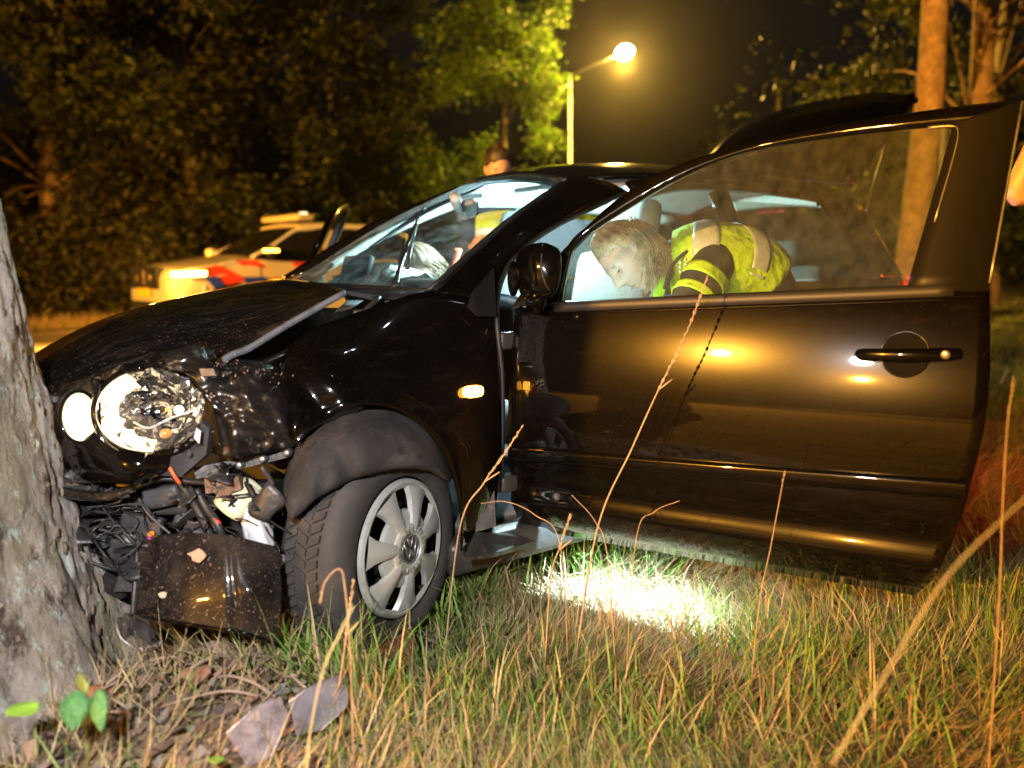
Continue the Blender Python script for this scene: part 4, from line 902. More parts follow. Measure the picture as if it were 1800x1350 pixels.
w2 = cr_surf([[P(432, 890, 1.88), P(452, 900, 1.87), P(470, 910, 1.90)], [P(425, 925, 1.87), P(455, 930, 1.85), P(482, 945, 1.89)], [P(440, 960, 1.87), P(470, 965, 1.85), P(486, 970, 1.88)], [P(484, 985, 1.88), P(493, 985, 1.865), P(500, 978, 1.88)], [P(482, 1000, 1.89), P(488, 1002, 1.875), P(494, 996, 1.89)]], 16, 14)
part('torn_bottle', MB().grid(w2+RNG.normal(0, .0015, w2.shape)), M['bottle_white'], thick=.003)
# radiator, ducts, hoses, looms in the dark behind the torn bumper
rd = part('radiator', MB().prism([P(90, 905, 1.98), P(260, 880, 1.98), P(262, 1030, 2.0), P(110, 1040, 2.0)], CF*.04), M['plastic'], smooth=False)
for k in range(9): part('cooling_fin', MB().tube([P(96+2*k, 915+13*k, 1.975), P(230, 892+14*k, 1.965)], .003, 5), M['plastic_grey'], rd)
part('crash_beam', MB().box((P(110, 880, 1.93)+P(330, 880, 1.98))/2, (.36, .06, .06), ax=frame(P(330, 880, 1.98)-P(110, 880, 1.93)), bev=.01), M['metal_dark'])
part('air_duct', MB().box((P(280, 872, 1.93)), (.12, .06, .05), ax=frame(P(330, 860, 1.93)-P(240, 880, 1.93)), bev=.012), M['plastic_grey'])
part('engine_block', MB().prism([P(240, 850, 2.08), P(480, 850, 2.15), P(490, 1010, 2.15), P(250, 1020, 2.08)], CF*.1), M['dark'], smooth=False)
part('foil_cover', MB().lathe(P(324, 918, 1.96), -CF, [(0, .014), (.016, .010), (.026, .004), (.030, -.01)], 14), M['metal'], smooth=False)
part('pulley', MB().lathe(P(236, 938, 1.90), norm(-CF+CR*.2), [(.0, .004), (.014, .004), (.016, .010), (.030, .008), (.036, .0), (.036, -.02)], 24), M['metal_dark'])
part('hanging_duct', MB().prism([P(215, 990, 1.86), P(262, 960, 1.86), P(270, 1000, 1.86), P(268, 1040, 1.86), P(200, 1040, 1.86)], CF*.02), M['plastic_grey'], smooth=False)
for k, (w, u0, v0, h) in enumerate(((70, 100, 880, 26), (60, 130, 925, 40), (90, 110, 965, 44), (80, 150, 1010, 30), (70, 215, 905, 36), (60, 290, 990, 30), (44, 300, 935, 40), (54, 180, 945, 60))):
    a = frame(norm(CR+RNG.normal(0, .25, 3))); part('torn_bracket', MB().box(P(u0+w/2, v0+h/2, RNG.uniform(1.89, 1.96)), (w/735, .02, h/735), ax=a, bev=.004), [M['plastic'], M['plastic_grey'], M['metal_dark']][k % 3], smooth=False)
for k, pts in enumerate(([(302, 826), (325, 860), (350, 900), (372, 945), (390, 975)], [(345, 860), (362, 892), (384, 925), (396, 968)], [(240, 870), (262, 905), (300, 940), (310, 965)], [(130, 940), (170, 930), (210, 945), (232, 980)], [(220, 865), (280, 842), (330, 846), (380, 850)], [(460, 820), (478, 850), (474, 880), (455, 885)], [(150, 985), (200, 1000), (250, 990)])):
    part('hose', MB().tube([P(u, v, 1.87+.01*math.sin(i*2+k)) for i, (u, v) in enumerate(pts)], [.011, .010, .003, .004, .007, .006, .004][k], 7, n=20), [M['rubber'], M['plastic'], M['plastic_grey']][k % 3])
part('red_cable', MB().tube([P(298, 822, 1.80), P(306, 836, 1.80), P(316, 850, 1.81)], [(.005, .003)]*3, 6, n=8), mat('red_orange_cable', (.75, .12, .04), .45))
part('red_clip', MB().box(P(382, 916, 1.855), (.018, .005, .005), ax=frame(norm(CR-CU*.7))), mat('red_clip', (.8, .05, .04), .4))
oc = part('orange_plug', MB().box(P(265, 938, 1.845), (.013, .013, .010), bev=.002), mat('orange_plug', (.9, .25, .03), .4)); part('purple_ring', MB().box(P(265, 945, 1.845), (.014, .014, .004), bev=.001), mat('purple_plug', (.35, .04, .40), .4), oc)

# broken bumper panel standing against the wreck
bp_ = thing('broken_bumper_panel', 'torn glossy black bumper panel speckled with bark, standing below the headlamp', 'car panel', P(350, 1110, 1.78))
pc = [[P(243, 948, 1.88), P(300, 938, 1.80), P(372, 938, 1.78), P(420, 945, 1.78), P(488, 962, 1.83)],
      [P(240, 985, 1.86), P(300, 985, 1.775), P(372, 985, 1.755), P(425, 985, 1.755), P(492, 1000, 1.81)],
      [P(236, 1040, 1.84), P(300, 1045, 1.755), P(372, 1048, 1.735), P(432, 1045, 1.735), P(494, 1065, 1.79)],
      [P(233, 1082, 1.83), P(300, 1092, 1.745), P(372, 1104, 1.73), P(436, 1115, 1.73), P(492, 1136, 1.78)]]
g = cr_surf(pc, 30, 40)
for i in range(30):
    for j in range(40):
        t = j/39; g[i, j] += CF*(.010*math.exp(-((t-.66)/.02)**2)); g[i, j] += -CF*.012*math.exp(-((t-.80)/.05)**2-((i/29-.62)/.10)**2)
MB().grid(g).build('skin', M['panel_dirty'], bp_, thick=.004)
MB().tube([g[29, j] for j in range(40)], .005, 6).build('lower_edge', M['paint'], bp_)
MB().tube([g[i, 0] for i in range(30)], .006, 6).build('side_edge', M['plastic'], bp_)
def flake(c, r, m, parent=None, name='bark_chip', n=-CF, th=.003, k=9, sq=.7):
    a = frame(n); q = [c+a[1]*r*RNG.uniform(.55, 1.1)*math.cos(b)+a[2]*r*sq*RNG.uniform(.55, 1.1)*math.sin(b) for b in np.linspace(0, 2*math.pi, k, endpoint=False)]
    return MB().prism(q, a[0]*th).build(name, m, parent, smooth=False)
wood = mat('wood_chip', (.48, .30, .20), .9, noise=(50, (.32, .19, .12), .4, .7))
tag(flake(P(348, 976, 1.738), .022, wood), 'largest pinkish wood chip on the black bumper panel', 'wood chip')
tag(flake(P(288, 1045, 1.748), .011, mat('grey_chip', (.38, .33, .27), .9)), 'small grey bark chip low on the black bumper panel', 'wood chip')
# ------------------------------------------------------------------ street lamps
M['pole'] = mat('galvanised_pole', (.42, .42, .40), .55, metal=.3, noise=(8, (.30, .30, .28), .4, .7))
def street_lamp(label, base, top_z, head, power, glow, col=SODIUM, beam=None):
    base = V(*base); head = np.asarray(head, float)
    t = thing('street_lamp', label, 'street lamp', base, 'street lamps along the road')
    MB().tube([base, base+V(0, 0, 1.2), base+V(0, 0, 1.25), base+V(0, 0, top_z)], [.075, .075, .052, .04], 14).build('pole', M['pole'], t)
    tp = base+V(0, 0, top_z); d = norm((head-tp)*V(1, 1, 0)); d3 = norm(head-tp)
    MB().tube([tp-V(0, 0, .05), tp+V(0, 0, .06)+d*.06, head-d3*.30], [.030, .020, .018], 8, n=10).build('arm', M['plastic_grey'], t)
    ax = frame(d3); hd = MB()
    g = [[head-d*.30+d*.68*s+ax[1]*w*math.cos(a)+UP*(.045+h*math.sin(a)) for a in np.linspace(0, math.pi, 12)] for s, w, h in ((0, .03, .03), (.15, .09, .06), (.45, .14, .09), (.8, .12, .07), (1, .04, .02))]
    hd.grid(np.array(g)); hd.build('lamp_head', M['trim_black'], t, thick=.01)
    MB().ball(head+d*.05+UP*-.01, (.24, .19, .17), ax, 12, 18).build('lamp_bowl', glow, t)
    if beam is None: add_light('street_lamp_light', 'POINT', head+d*.05-V(0, 0, .30), power, col, .10)
    else: add_light('street_lamp_light', 'SPOT', head+d*.05-V(0, 0, .30), power, col, .10, beam, spot_size=math.radians(100), spot_blend=1.0)
    return t
L1 = P(1002, 137, 22.0)
street_lamp('glowing street lamp on a slim pole above the black car roof', (L1[0], L1[1], 0), L1[2], P(1095, 92, 20.7), 5200, emit('sodium_bowl', (1, .78, .34), 160), (1, .54, .065))
street_lamp('street lamp on the near verge behind the photographer', (-24.4, -5.8, 0), 6.2, V(-23.2, -5.4, 6.6), 64000, emit('sodium_bowl_near', (1, .55, .12), 60), beam=(1.5, -2.2, .6))

street_lamp('second street lamp far behind the photographer', (-37.5, -16.5, 0), 6.2, V(-36.4, -16.0, 6.6), 40000, emit('sodium_bowl_far', (1, .55, .12), 80), beam=(1.5, -2.2, .6))

# ------------------------------------------------------------------ police car on the road
PC = thing('police_car', 'white police car with red and blue stripes and lit headlamp on the road', 'car', (4.05, 9.98, .03))
PC.rotation_euler = (0, 0, math.radians(187))
_q = P(322, 492, 11.4); _o = Matrix.Rotation(math.radians(187), 3, 'Z') @ Vector((2.0, .82, 0)); PC.location = (_q[0]-_o.x*1.05, _q[1]-_o.y*1.05, .03); PC.scale = (1.05, 1.05, 1.09)
bpy.context.view_layer.update()
def pp(name, mb, m, parent=None, **k):
    o = mb.build(name, m, None, **k); o.parent = parent or PC; return o
M['pwhite'] = mat('police_white_paint', (.70, .64, .52), .3, coat=.8, coat_r=.05)
M['pred'] = mat('police_red_stripe', (.80, .06, .03), .45, emit=None)
M['pblue'] = mat('police_blue_stripe', (.02, .06, .62), .45)
M['pglass'] = mat('dark_car_glass', (.012, .012, .012), .05, coat=1)
M['retro'] = mat('reflective_white', (.85, .86, .88), .35)
xs_ = [2.20, 2.17, 2.08, 1.9, 1.6, 1.3, 1.05, .5, 0, -.6, -1.2, -1.7, -2.05, -2.2]
top = [.72, .84, .93, .98, 1.03, 1.07, 1.10, 1.06, 1.06, 1.07, 1.08, 1.08, 1.06, .95]
wid = [.60, .72, .81, .87, .89, .895, .90, .90, .90, .90, .90, .89, .86, .76]
def sec(x, zt, w):
    return [V(x, s*y*w, z) for s, y, z in [(-1, .80, .22), (-1, .96, .30), (-1, 1.0, .50), (-1, 1.0, zt-.22), (-1, .95, zt-.06), (-1, .62, zt)]] + [V(x, 0, zt+.015)] + [V(x, y*w, z) for y, z in [(.62, zt), (.95, zt-.06), (1.0, zt-.22), (1.0, .50), (.96, .30), (.80, .22)]]
SX = cr_spline([(a, b, c) for a, b, c in zip(xs_, top, wid)], 60)
b = MB(); g = np.array([sec(*q) for q in SX]); b.grid(g); b.add(g[0], [tuple(range(13))]); b.add(g[-1], [tuple(range(13))[::-1]])
body = pp('body', b, M['pwhite'], auto=50)
gh = [(1.02, 1.06, .80), (.70, 1.25, .76), (.22, 1.50, .69), (-.3, 1.565, .67), (-1.1, 1.56, .66), (-1.75, 1.50, .63), (-2.08, 1.20, .66)]
GS = cr_spline(gh, 40)
rg2 = np.array([[V(x, s*w, z) for s, w, z in ((-1, w-.02, z-.05), (-1, w*.8, z), (0, 0, z+.03), (1, w*.8, z), (1, w-.02, z-.05))] for x, z, w in GS])
pp('roof', MB().grid(rg2[14:36]), M['pwhite'], thick=.03)
pp('windscreen', MB().grid(rg2[0:15]*V(1, 1, 1)+V(0, 0, .0)), M['pglass'])
pp('rear_window', MB().grid(rg2[35:40]), M['pglass'])
for s in (-1, 1):
    def sw_(x, t):
        z1 = np.interp(-x, [-1.02, -.70, -.22, .3, 1.1, 1.75, 2.08], [1.06, 1.20, 1.45, 1.515, 1.51, 1.45, 1.15]); w1 = np.interp(-x, [-1.02, -.22, 1.1, 2.08], [.80, .67, .64, .64])
        return V(x, s*(.865*(1-t)+w1*t), 1.05*(1-t)+z1*t)
    for nm, x0, x1 in (('front_side_window', .92, -.25), ('rear_side_window', -.32, -1.25), ('quarter_window', -1.32, -1.95)):
        pp(nm, MB().grid(np.array([[sw_(x, t) for t in (0, .33, .66, 1)] for x in np.linspace(x0, x1, 12)])), M['pglass'])
    pp('window_rail', MB().tube([sw_(x, 1)+V(0, s*.012, .0) for x in (1.0, .7, .45, .22, -.05, -.3, -1.1, -1.75, -2.05)], .024, 8, n=40), M['retro'])
    pp('window_post', MB().tube([sw_(-.285, 0)+V(0, s*.01, 0), sw_(-.285, 1)], .025, 6), M['pglass'])
    for x in (1.36, -1.36):
        wh = pp('wheel', MB().lathe(V(x, s*.80, .32), V(0, s, 0), [(0, .07), (.2, .08), (.22, .09), (.30, .09), (.325, .06), (.325, -.1), (0, -.1)], 32), M['tyre'])
        pp('wheel_rim', MB().lathe(V(x, s*.80, .32), V(0, s, 0), [(0, .085), (.06, .095), (.19, .093), (.205, .098)], 24), M['silver'], wh)
        ar = MB().lathe(V(x, s*.893, .34), V(0, s, 0), [(.25, .0), (.395, .012), (.40, .0)], 40); pp('wheel_arch', ar, M['plastic'])
    mr = pp('mirror', MB().box(V(.80, s*1.02, 1.15), (.12, .22, .14), bev=.04), M['pwhite'] if s < 0 else M['plastic'])
    if s > 0: pp('mirror_indicator', MB().box(V(.875, s*1.04, 1.155), (.02, .20, .035), bev=.01), M['lit_orange'], mr); pp('mirror_indicator_side', MB().box(V(.80, s*1.135, 1.155), (.13, .012, .03), bev=.005), M['lit_orange'], mr)
    # striping on the flank
    def quad(pts, m, nm, dy=.004):
        q = []
        for x, z in pts:
            w = np.interp(-x, [-2.2, -2.17, -2.08, -1.9, -1.6, -1.3, 2.2], [.60, .72, .81, .87, .89, .895, .90]); zt = np.interp(-x, [-2.2, -2.08, -1.9, -1.6, -1.05, 0], [.72, .93, .98, 1.03, 1.10, 1.06])
            inn = 0 if z < zt-.22 else .05*w*(z-(zt-.22))/.16
            q.append(V(x, s*(w-inn+dy), z))
        pp(nm, MB().prism(q, V(0, s*.003, 0)), m, body, smooth=False)
    quad([(1.80, .90), (1.52, .97), (1.10, .76), (1.42, .70)], M['pred'], 'red_stripe', .02)
    quad([(1.26, 1.03), (.95, 1.03), (.42, .62), (.80, .62)], M['pred'], 'red_stripe', .02)
    quad([(.40, 1.0), (.12, 1.0), (-.05, .80), (.24, .80)], M['pred'], 'red_stripe', .02)
    quad([(1.20, .80), (.86, .80), (.74, .66), (1.14, .66)], M['pblue'], 'blue_stripe', .030)
    quad([(1.74, .80), (1.58, .82), (1.46, .68), (1.62, .66)], M['pblue'], 'blue_stripe', .030)
    quad([(1.52, .985), (1.26, 1.03), (1.27, 1.0), (1.53, .955)], M['retro'], 'reflective_mark', .026)
    pp('front_door_line', MB().tube([V(.92, s*.903, .98), V(.90, s*.905, .45)], .006, 5), M['plastic'])
hl2 = MB()
for pts, zz_ in (([(1.70, .872), (1.88, .865), (2.02, .80), (2.12, .72)], .885),):
    hl2.grid(np.array([[V(x, y+.012, zz_-.0+.02*(1.7-x)), V(x+.012, y+.02, zz_-.06+.02*(1.7-x))] for x, y in pts]))
hlp = pp('headlamp', MB().grid(np.array([[V(x+.004, y+.006, .92-.04*k), V(x+.012, y+.012, .76)] for k, (x, y) in enumerate([(1.66, .882), (1.86, .866), (2.02, .80), (2.14, .70), (2.19, .60)])])), M['clear_haze'])
pp('headlamp_beam', hl2, emit('police_headlamp', (1, .52, .08), 26), hlp, thick=.006)
pp('fog_lamp', MB().ball(V(2.06, .80, .60), .022), emit('fog_glow', (1, .6, .2), 3), hlp)
pp('marker_strip', MB().box(V(1.74, .893, .63), (.045, .012, .14), bev=.004), M['retro'], hlp)
add_light('police_headlamp_light', 'POINT', tuple(PC.matrix_basis @ Vector((2.22, 1.02, .90))), 14, (1, .46, .06), .05)
_a = PC.matrix_basis @ Vector((2.30, .70, .82)); _b = PC.matrix_basis @ Vector((8.0, 1.1, .3))
add_light('police_headlamp_spot', 'SPOT', tuple(_a), 2600, (1, .42, .05), .05, tuple(_b), spot_size=math.radians(100), spot_blend=.8)
add_light('police_indicator_light', 'POINT', tuple(PC.matrix_basis @ Vector((1.9, -1.02, .95))), 260, (1, .36, .03), .06)
pp('right_indicator', MB().box(V(2.02, -.83, .86), (.16, .06, .05), ax=frame((.8, -.6, 0)), bev=.01), M['lit_orange'])
gr2 = pp('grille', MB().box(V(2.205, -.04, .80), (.03, 1.06, .30), bev=.05), M['plastic'])
for y in (-.30, -.02, .22): pp('grille_badge', MB().box(V(2.225, y, .80), (.01, .05, .20 if y == -.02 else .08), bev=.003), mat('badge_%d' % int(y*100), (.7, .5, .2), .3, metal=.8), gr2)
pp('number_plate', MB().box(V(2.23, -.05, .60), (.015, .52, .12), bev=.006), mat('yellow_plate', (.80, .58, .06), .5))
pp('lower_intake', MB().box(V(2.17, 0, .42), (.08, 1.3, .14), bev=.03), M['plastic'])
pp('front_bumper', MB().box(V(2.10, 0, .30), (.22, 1.42, .12), bev=.04), M['pwhite'])
lbm = mat('light_bar_lens', (.62, .56, .40), .25, coat=1)
lb_ = pp('light_bar', MB().box(V(-.02, 0, 1.66), (.28, 1.20, .09), bev=.03), lbm)
pp('light_bar_foot', MB().box(V(-.02, 0, 1.605), (.16, 1.0, .04), bev=.01), M['plastic'], lb_)
pp('light_bar_lamp', MB().box(V(-.02, .52, 1.70), (.10, .10, .05), bev=.02), emit('bar_lamp', (1, .8, .4), 3), lb_)
pp('tail_lamp', MB().box(V(-2.12, .78, .95), (.14, .14, .26), bev=.03), M['red_dim'])
pp('indicator_glow', MB().ball(V(-2.16, .86, .98), .028), emit('rear_indicator', (1, .4, .08), 6))

# pale post added to stand for a reflection in the door glass
po_ = PX(1664, 500, 2, 0)[:2]*0
p_ = P(1655, 300, 7.2)
pt = thing('pale_post', 'slim pale post seen through the open door window beside the thick trunk', 'post', (p_[0], p_[1], 0))
MB().tube([V(p_[0], p_[1], 0), V(p_[0], p_[1], 2.30)], .021, 10).build('shaft', mat('cream_post_paint', (.72, .70, .55), .5), pt)
MB().ball(V(p_[0], p_[1], 2.30), (.026, .026, .02)).build('cap', M['pole'], pt)
MB().box(V(p_[0], p_[1], 1.28), (.05, .05, .06), bev=.01).build('clamp', M['pole'], pt)
# ------------------------------------------------------------------ people
M['skin'] = mat('skin', (.52, .33, .25), .5, sss=.12, noise=(30, (.45, .26, .19), .4, .7), bump=(160, .12, .002))
M['navy'] = mat('navy_cloth', (.012, .014, .022), .85, bump=(90, .3, .004))
M['black_cloth'] = mat('black_cloth', (.012, .012, .013), .8, bump=(80, .3, .004))
M['hivis'] = mat('hi_vis_yellow', (.46, .72, .012), .75, noise=[(9, (.36, .52, .01), .45, .65), (5, (.24, .28, .015), .60, .72)], bump=(11, .8, .05))
M['hivis_green'] = mat('hi_vis_lime', (.38, .80, .02), .75, bump=(60, .3, .006))
M['retro_band'] = mat('reflective_band', (.60, .63, .72), .35, metal=.15, noise=(30, (.40, .42, .46), .4, .7), bump=(50, .25, .004))
M['blond'] = mat('blond_hair', (.46, .36, .22), .45, noise=(60, (.20, .14, .08), .35, .65), bump=(140, .5, .004))
M['brown_hair'] = mat('brown_hair', (.035, .022, .013), .5, bump=(140, .5, .004))
M['boots'] = mat('black_boots', (.012, .012, .012), .5)
M['jeans'] = mat('blue_jeans', (.03, .045, .09), .85)
M['orange_cloth'] = mat('orange_red_cloth', (.55, .09, .03), .8, bump=(60, .3, .006))
M['eye'] = mat('eye', (.02, .018, .015), .12, coat=1)

def head_grid(c, fx, fz, s=1.0, nu=44, nv=56):
    """head: fx face direction, fz crown direction; half heights .115 m"""
    fz = norm(fz); fx = norm(fx-fz*(fx@fz)); fy = np.cross(fz, fx)
    g = []
    for th in np.linspace(.02, math.pi-.02, nu):
        row = []
        for ph in np.linspace(0, 2*math.pi, nv, endpoint=False):
            z = math.cos(th); r = math.sin(th)
            x = r*math.cos(ph); y = r*math.sin(ph)
            zz = z*.118
            w = .074 if zz > -.01 else .074-.26*(-.01-zz)
            front = .088 if zz > .03 else .088
            X = x*(.098 if x < 0 else front); Y = y*max(w, .028)
            if x < 0 and zz < -.03: X *= max(.35, 1-(-.03-zz)*7)
            if x > 0:
                ay = abs(Y)
                def ga(a, b, sa, sb): return math.exp(-((ay-a)/sa)**2-((zz-b)/sb)**2)
                d = .0
                d += .006*ga(.0, .035, .05, .012)                      # brow
                d -= .012*ga(.031, .016, .014, .012)                   # eye sockets
                ridge = np.interp(zz, [-.034, -.024, -.016, .018, .03], [0, .022, .034, .008, 0])
                d += ridge*math.exp(-(ay/.0135)**2)
                d += .005*ga(.019, -.024, .008, .008)                  # nostrils
                d += .006*ga(0, -.048, .019, .0055)+.006*ga(0, -.060, .017, .006)-.003*ga(0, -.0545, .022, .0025)
                d += .011*ga(0, -.088, .022, .016)                     # chin
                d += .004*ga(.045, -.012, .02, .02)                    # cheeks
                d -= .004*ga(.036, -.055, .014, .02)
                X += d*min(1, x*3)
            row.append(np.asarray(c)+(fx*X+fy*Y+fz*zz)*s)
        g.append(row)
    return np.array(g), fx, fy, fz
def hand(mb, wrist, dirn, palm_n, side=1, curl=.5, s=1.0):
    a = norm(dirn); n = norm(np.asarray(palm_n)-a*(np.asarray(palm_n)@a)); b = np.cross(a, n)*side
    mb.tube([wrist, wrist+a*.03*s, wrist+a*.07*s, wrist+a*.09*s], [(.022, .017), (.036, .014), (.040, .013), (.036, .011)], 10, up=b)
    for k, (o, l) in enumerate(((-.030, .062), (-.010, .074), (.011, .070), (.030, .056))):
        p = wrist+a*.085*s+b*o*s; d1 = norm(a+n*curl*.6); d2 = norm(a+n*curl*1.6); d3 = norm(a*.6+n*curl*2.4)
        mb.tube([p-a*.02, p, p+d1*l*.45*s, p+d1*l*.45*s+d2*l*.32*s, p+d1*l*.45*s+d2*l*.32*s+d3*l*.26*s], [.009, .009, .0085, .008, .006], 8)
    p = wrist+a*.03*s-b*.028*s
    d = norm(a*.7-b*.6+n*.35); mb.tube([p, p+d*.035*s, p+norm(d+n*.4+a*.3)*.065*s, p+norm(d+n*.6+a*.6)*.088*s], [.013, .011, .009, .007], 8)
def remesh(o, vox, it=4):
    m = o.modifiers.new('remesh', 'REMESH'); m.mode = 'VOXEL'; m.voxel_size = vox; m.use_smooth_shade = True
    m = o.modifiers.new('smooth', 'SMOOTH'); m.factor = .5; m.iterations = it
def person(label, J, fx, fz, top, bottom, hair, spine_r=None, vest=None, sleeves='long', vox=.007, hair_style='bun', lat=None, group=None, top_name='jacket'):
    J = {k: np.asarray(v, float) for k, v in J.items()}
    base = (J['ankle_l']+J['ankle_r'])/2; t = thing('person', label, 'person', (base[0], base[1], min(J['ankle_l'][2], J['ankle_r'][2])-.08), group)
    sp = J['spine']; L = norm(J['sh_l']-J['sh_r']) if lat is None else norm(lat)
    spr = spine_r or [(.165, .115), (.155, .105), (.160, .11), (.175, .115), (.13, .085)]
    b = MB(); g, hx, hy, hz = head_grid(J['head'], np.asarray(fx, float), np.asarray(fz, float)); b.grid(g, wrap_v=True)
    b.tube([sp[-1], (sp[-1]+J['head'])/2-hx*.012, J['head']-hz*.06-hx*.02], [.062, .054, .052], 12, n=8)
    for s in (-1, 1): b.ball(J['head']+hy*s*.074-hx*.012+hz*.002, (.018, .008, .030), np.array([hx, hy, hz]), 8, 10)
    b.tube(sp, [(p*.93, q*.93) for p, q in spr], 16, n=24, up=L)
    for s in 'lr':
        b.tube([sp[-2]*.6+J['sh_'+s]*.4, J['sh_'+s], (J['sh_'+s]+J['el_'+s])/2, J['el_'+s], (J['el_'+s]+J['wr_'+s])/2, J['wr_'+s]], [.055, .052, .046, .038, .038, .024], 12, n=24)
        hand(b, J['wr_'+s], J['wr_'+s]-J['el_'+s], L*(-1 if s == 'l' else 1)-UP*.3, 1 if s == 'l' else -1, .6)
        b.tube([sp[0], J['hip_'+s], (J['hip_'+s]+J['kn_'+s])/2, J['kn_'+s], (J['kn_'+s]*.6+J['ankle_'+s]*.4), J['ankle_'+s]], [.08, .085, .075, .054, .052, .036], 12, n=24)
    body_ = b.build('body', M['skin'], t); remesh(body_, vox, 2)
    c = MB(); c.tube(sp, spr, 18, n=24, up=L)
    for s in 'lr':
        end = J['wr_'+s] if sleeves == 'long' else J['sh_'+s]*.45+J['el_'+s]*.55
        if sleeves == 'long': c.tube([sp[-2]*.6+J['sh_'+s]*.4, J['sh_'+s], (J['sh_'+s]+J['el_'+s])/2, J['el_'+s], (J['el_'+s]+end)/2, end], [.068, .068, .060, .052, .047, .036], 12, n=24)
        else: c.tube([sp[-2]*.6+J['sh_'+s]*.4, J['sh_'+s], end], [.07, .07, .062], 12, n=12)
    c.tube([sp[-1]-norm(sp[-1]-sp[-2])*.05, sp[-1]+norm(J['head']-sp[-1])*.035], [.078, .066], 14)
    jk = c.build(top_name, top, t); remesh(jk, .010, 3)
    c = MB(); c.tube([sp[0]*.6+sp[1]*.4, sp[0], (J['hip_l']+J['hip_r'])/2-UP*.05], [(.17, .12), (.175, .125), (.15, .11)], 16, up=L)
    for s in 'lr':
        c.tube([sp[0], J['hip_'+s], (J['hip_'+s]+J['kn_'+s])/2, J['kn_'+s], (J['kn_'+s]+J['ankle_'+s])/2, J['ankle_'+s]+UP*.02], [.09, .10, .088, .070, .066, .058], 12, n=24)
    remesh(c.build('trousers', bottom, t), .011, 3)
    for s in 'lr':
        a = J['ankle_'+s]; d = norm(J['toe_'+s]-a*V(1, 1, 0)-UP*J['toe_'+s][2])
        sh_ = MB().tube([a+UP*.04, a-UP*.02], [.05, .048], 12).tube([a-d*.06-UP*.045, a+d*.02-UP*.04, a+d*.11-UP*.05, a+d*.175-UP*.058], [(.042, .035), (.046, .045), (.044, .032), (.03, .018)], 12, n=12)
        remesh(sh_.build('shoe', M['boots'], t), .008, 3)
    if vest is not None:
        n = 60; rr = np.array([(p+.012, q+.014) for p, q in spr]); x = cr_spline(np.hstack([sp, rr]), n)
        lo, hi = vest['range']; i0, i1 = int(lo*(n-1)), int(hi*(n-1))
        vm = MB().tube(x[i0:i1, :3], x[i0:i1, 3:], 28, up=L, cap=False)
        vo = vm.build('hi_vis_vest', vest.get('mat', M['hivis']), t, thick=.006, off=1)
        for (p, q, m, dz) in vest['bands']:
            a, e = int(p*(n-1)), max(int(q*(n-1)), int(p*(n-1))+2)
            MB().tube(x[a:e, :3], x[a:e, 3:]+.0055, 28, up=L, cap=False).build('reflective_band', m, vo, thick=.0015, off=1)
    # hair: a shell over the back and top of the skull, plus locks
    h = MB(); gs = []
    hg, *_ = head_grid(J['head'], hx, hz, 1.0)
    nu, nv = hg.shape[:2]
    F = []; vv = []
    for i in range(nu):
        for j in range(nv):
            q = hg[i, j]; rel = q-J['head']; X, Z = rel@hx, rel@hz
            bd = min(.052+(Z-.06)*.30-X, (9 if Z > .062 else .03-.9*max(0, .055-Z)-X)); lift = .001+(.013+.003*math.sin(j*1.7+i*.6))*min(1, max(0, bd/.035))
            vv.append(J['head']+rel*(1+lift/.1))
    for i in range(nu-1):
        for j in range(nv):
            rel = hg[i, j]-J['head']; X, Z = rel@hx, rel@hz
            if X < .052+(Z-.06)*.30 and (Z > .062 or X < .03-.9*max(0, .055-Z)-.0) and Z > -.085: F.append((i*nv+j, (i+1)*nv+j, (i+1)*nv+(j+1) % nv, i*nv+(j+1) % nv))
    h.add(vv, F)
    ho = h.build('hair', hair, t, thick=.002, off=1)
    rg = np.random.default_rng(3); lk = MB()
    def lock(p0, p1, p2, r, k=7): lk.tube([p0, p1, p2], [r, r*.85, r*.25], 5, n=k)
    hc = J['head']
    if hair_style == 'bun':
        lk.ball(hc-hx*.055+hz*.115, (.036, .036, .030), np.array([hx, hy, hz]), 10, 12)
        for k in range(50):
            a = rg.uniform(0, 2*math.pi); z = rg.uniform(-.03, .10); p = hc+hx*(.08*math.cos(a)-.02)*.9+hy*.082*math.sin(a)+hz*z
            lock(p, (p+hc-hx*.05+hz*.13)/2-hx*.01, hc-hx*.05+hz*.11, .006)
    elif hair_style == 'tail':
        tie = hc-hx*.088+hz*.045
        for k in range(120):
            a = rg.uniform(-2.4, 2.4); z = rg.uniform(-.05, .115); rad = math.sqrt(max(.05, 1-(z/.125)**2))
            p = hc+hx*(-.02+.075*math.cos(a)*rad)+hy*.080*math.sin(a)*rad+hz*z
            if (p-hc)@hx > .045+(z-.06)*.3: continue
            mid = hc+((p+tie)/2-hc)*1.13; lock(p, mid, tie, .0045)
        for k in range(900):
            s0 = rg.uniform(0, 1); p = P(1108+36*s0+rg.normal(0, 3), 392+12*s0+rg.normal(0, 4), 2.53)
            m1 = P(1138+30*s0+rg.normal(0, 4), 430+8*s0+rg.normal(0, 6), 2.475); e = P(1140+32*s0+rg.normal(0, 6), 498-14*s0+rg.normal(0, 12), 2.455+rg.normal(0, .012))
            lk.tube([p, m1, (m1+e)/2+CR*rg.normal(.006, .006), e], [.0026, .0028, .0022, .0005], 4, n=9)
        for k in range(60):
            p = P(1106+rg.normal(0, 5), 398+rg.normal(0, 6), 2.50); e = P(1132+rg.normal(0, 8), 470+rg.normal(0, 14), 2.45)
            lk.tube([p, (p+e)/2+CR*.02-CF*.02, e], [.002, .002, .0005], 4, n=8)
    else:
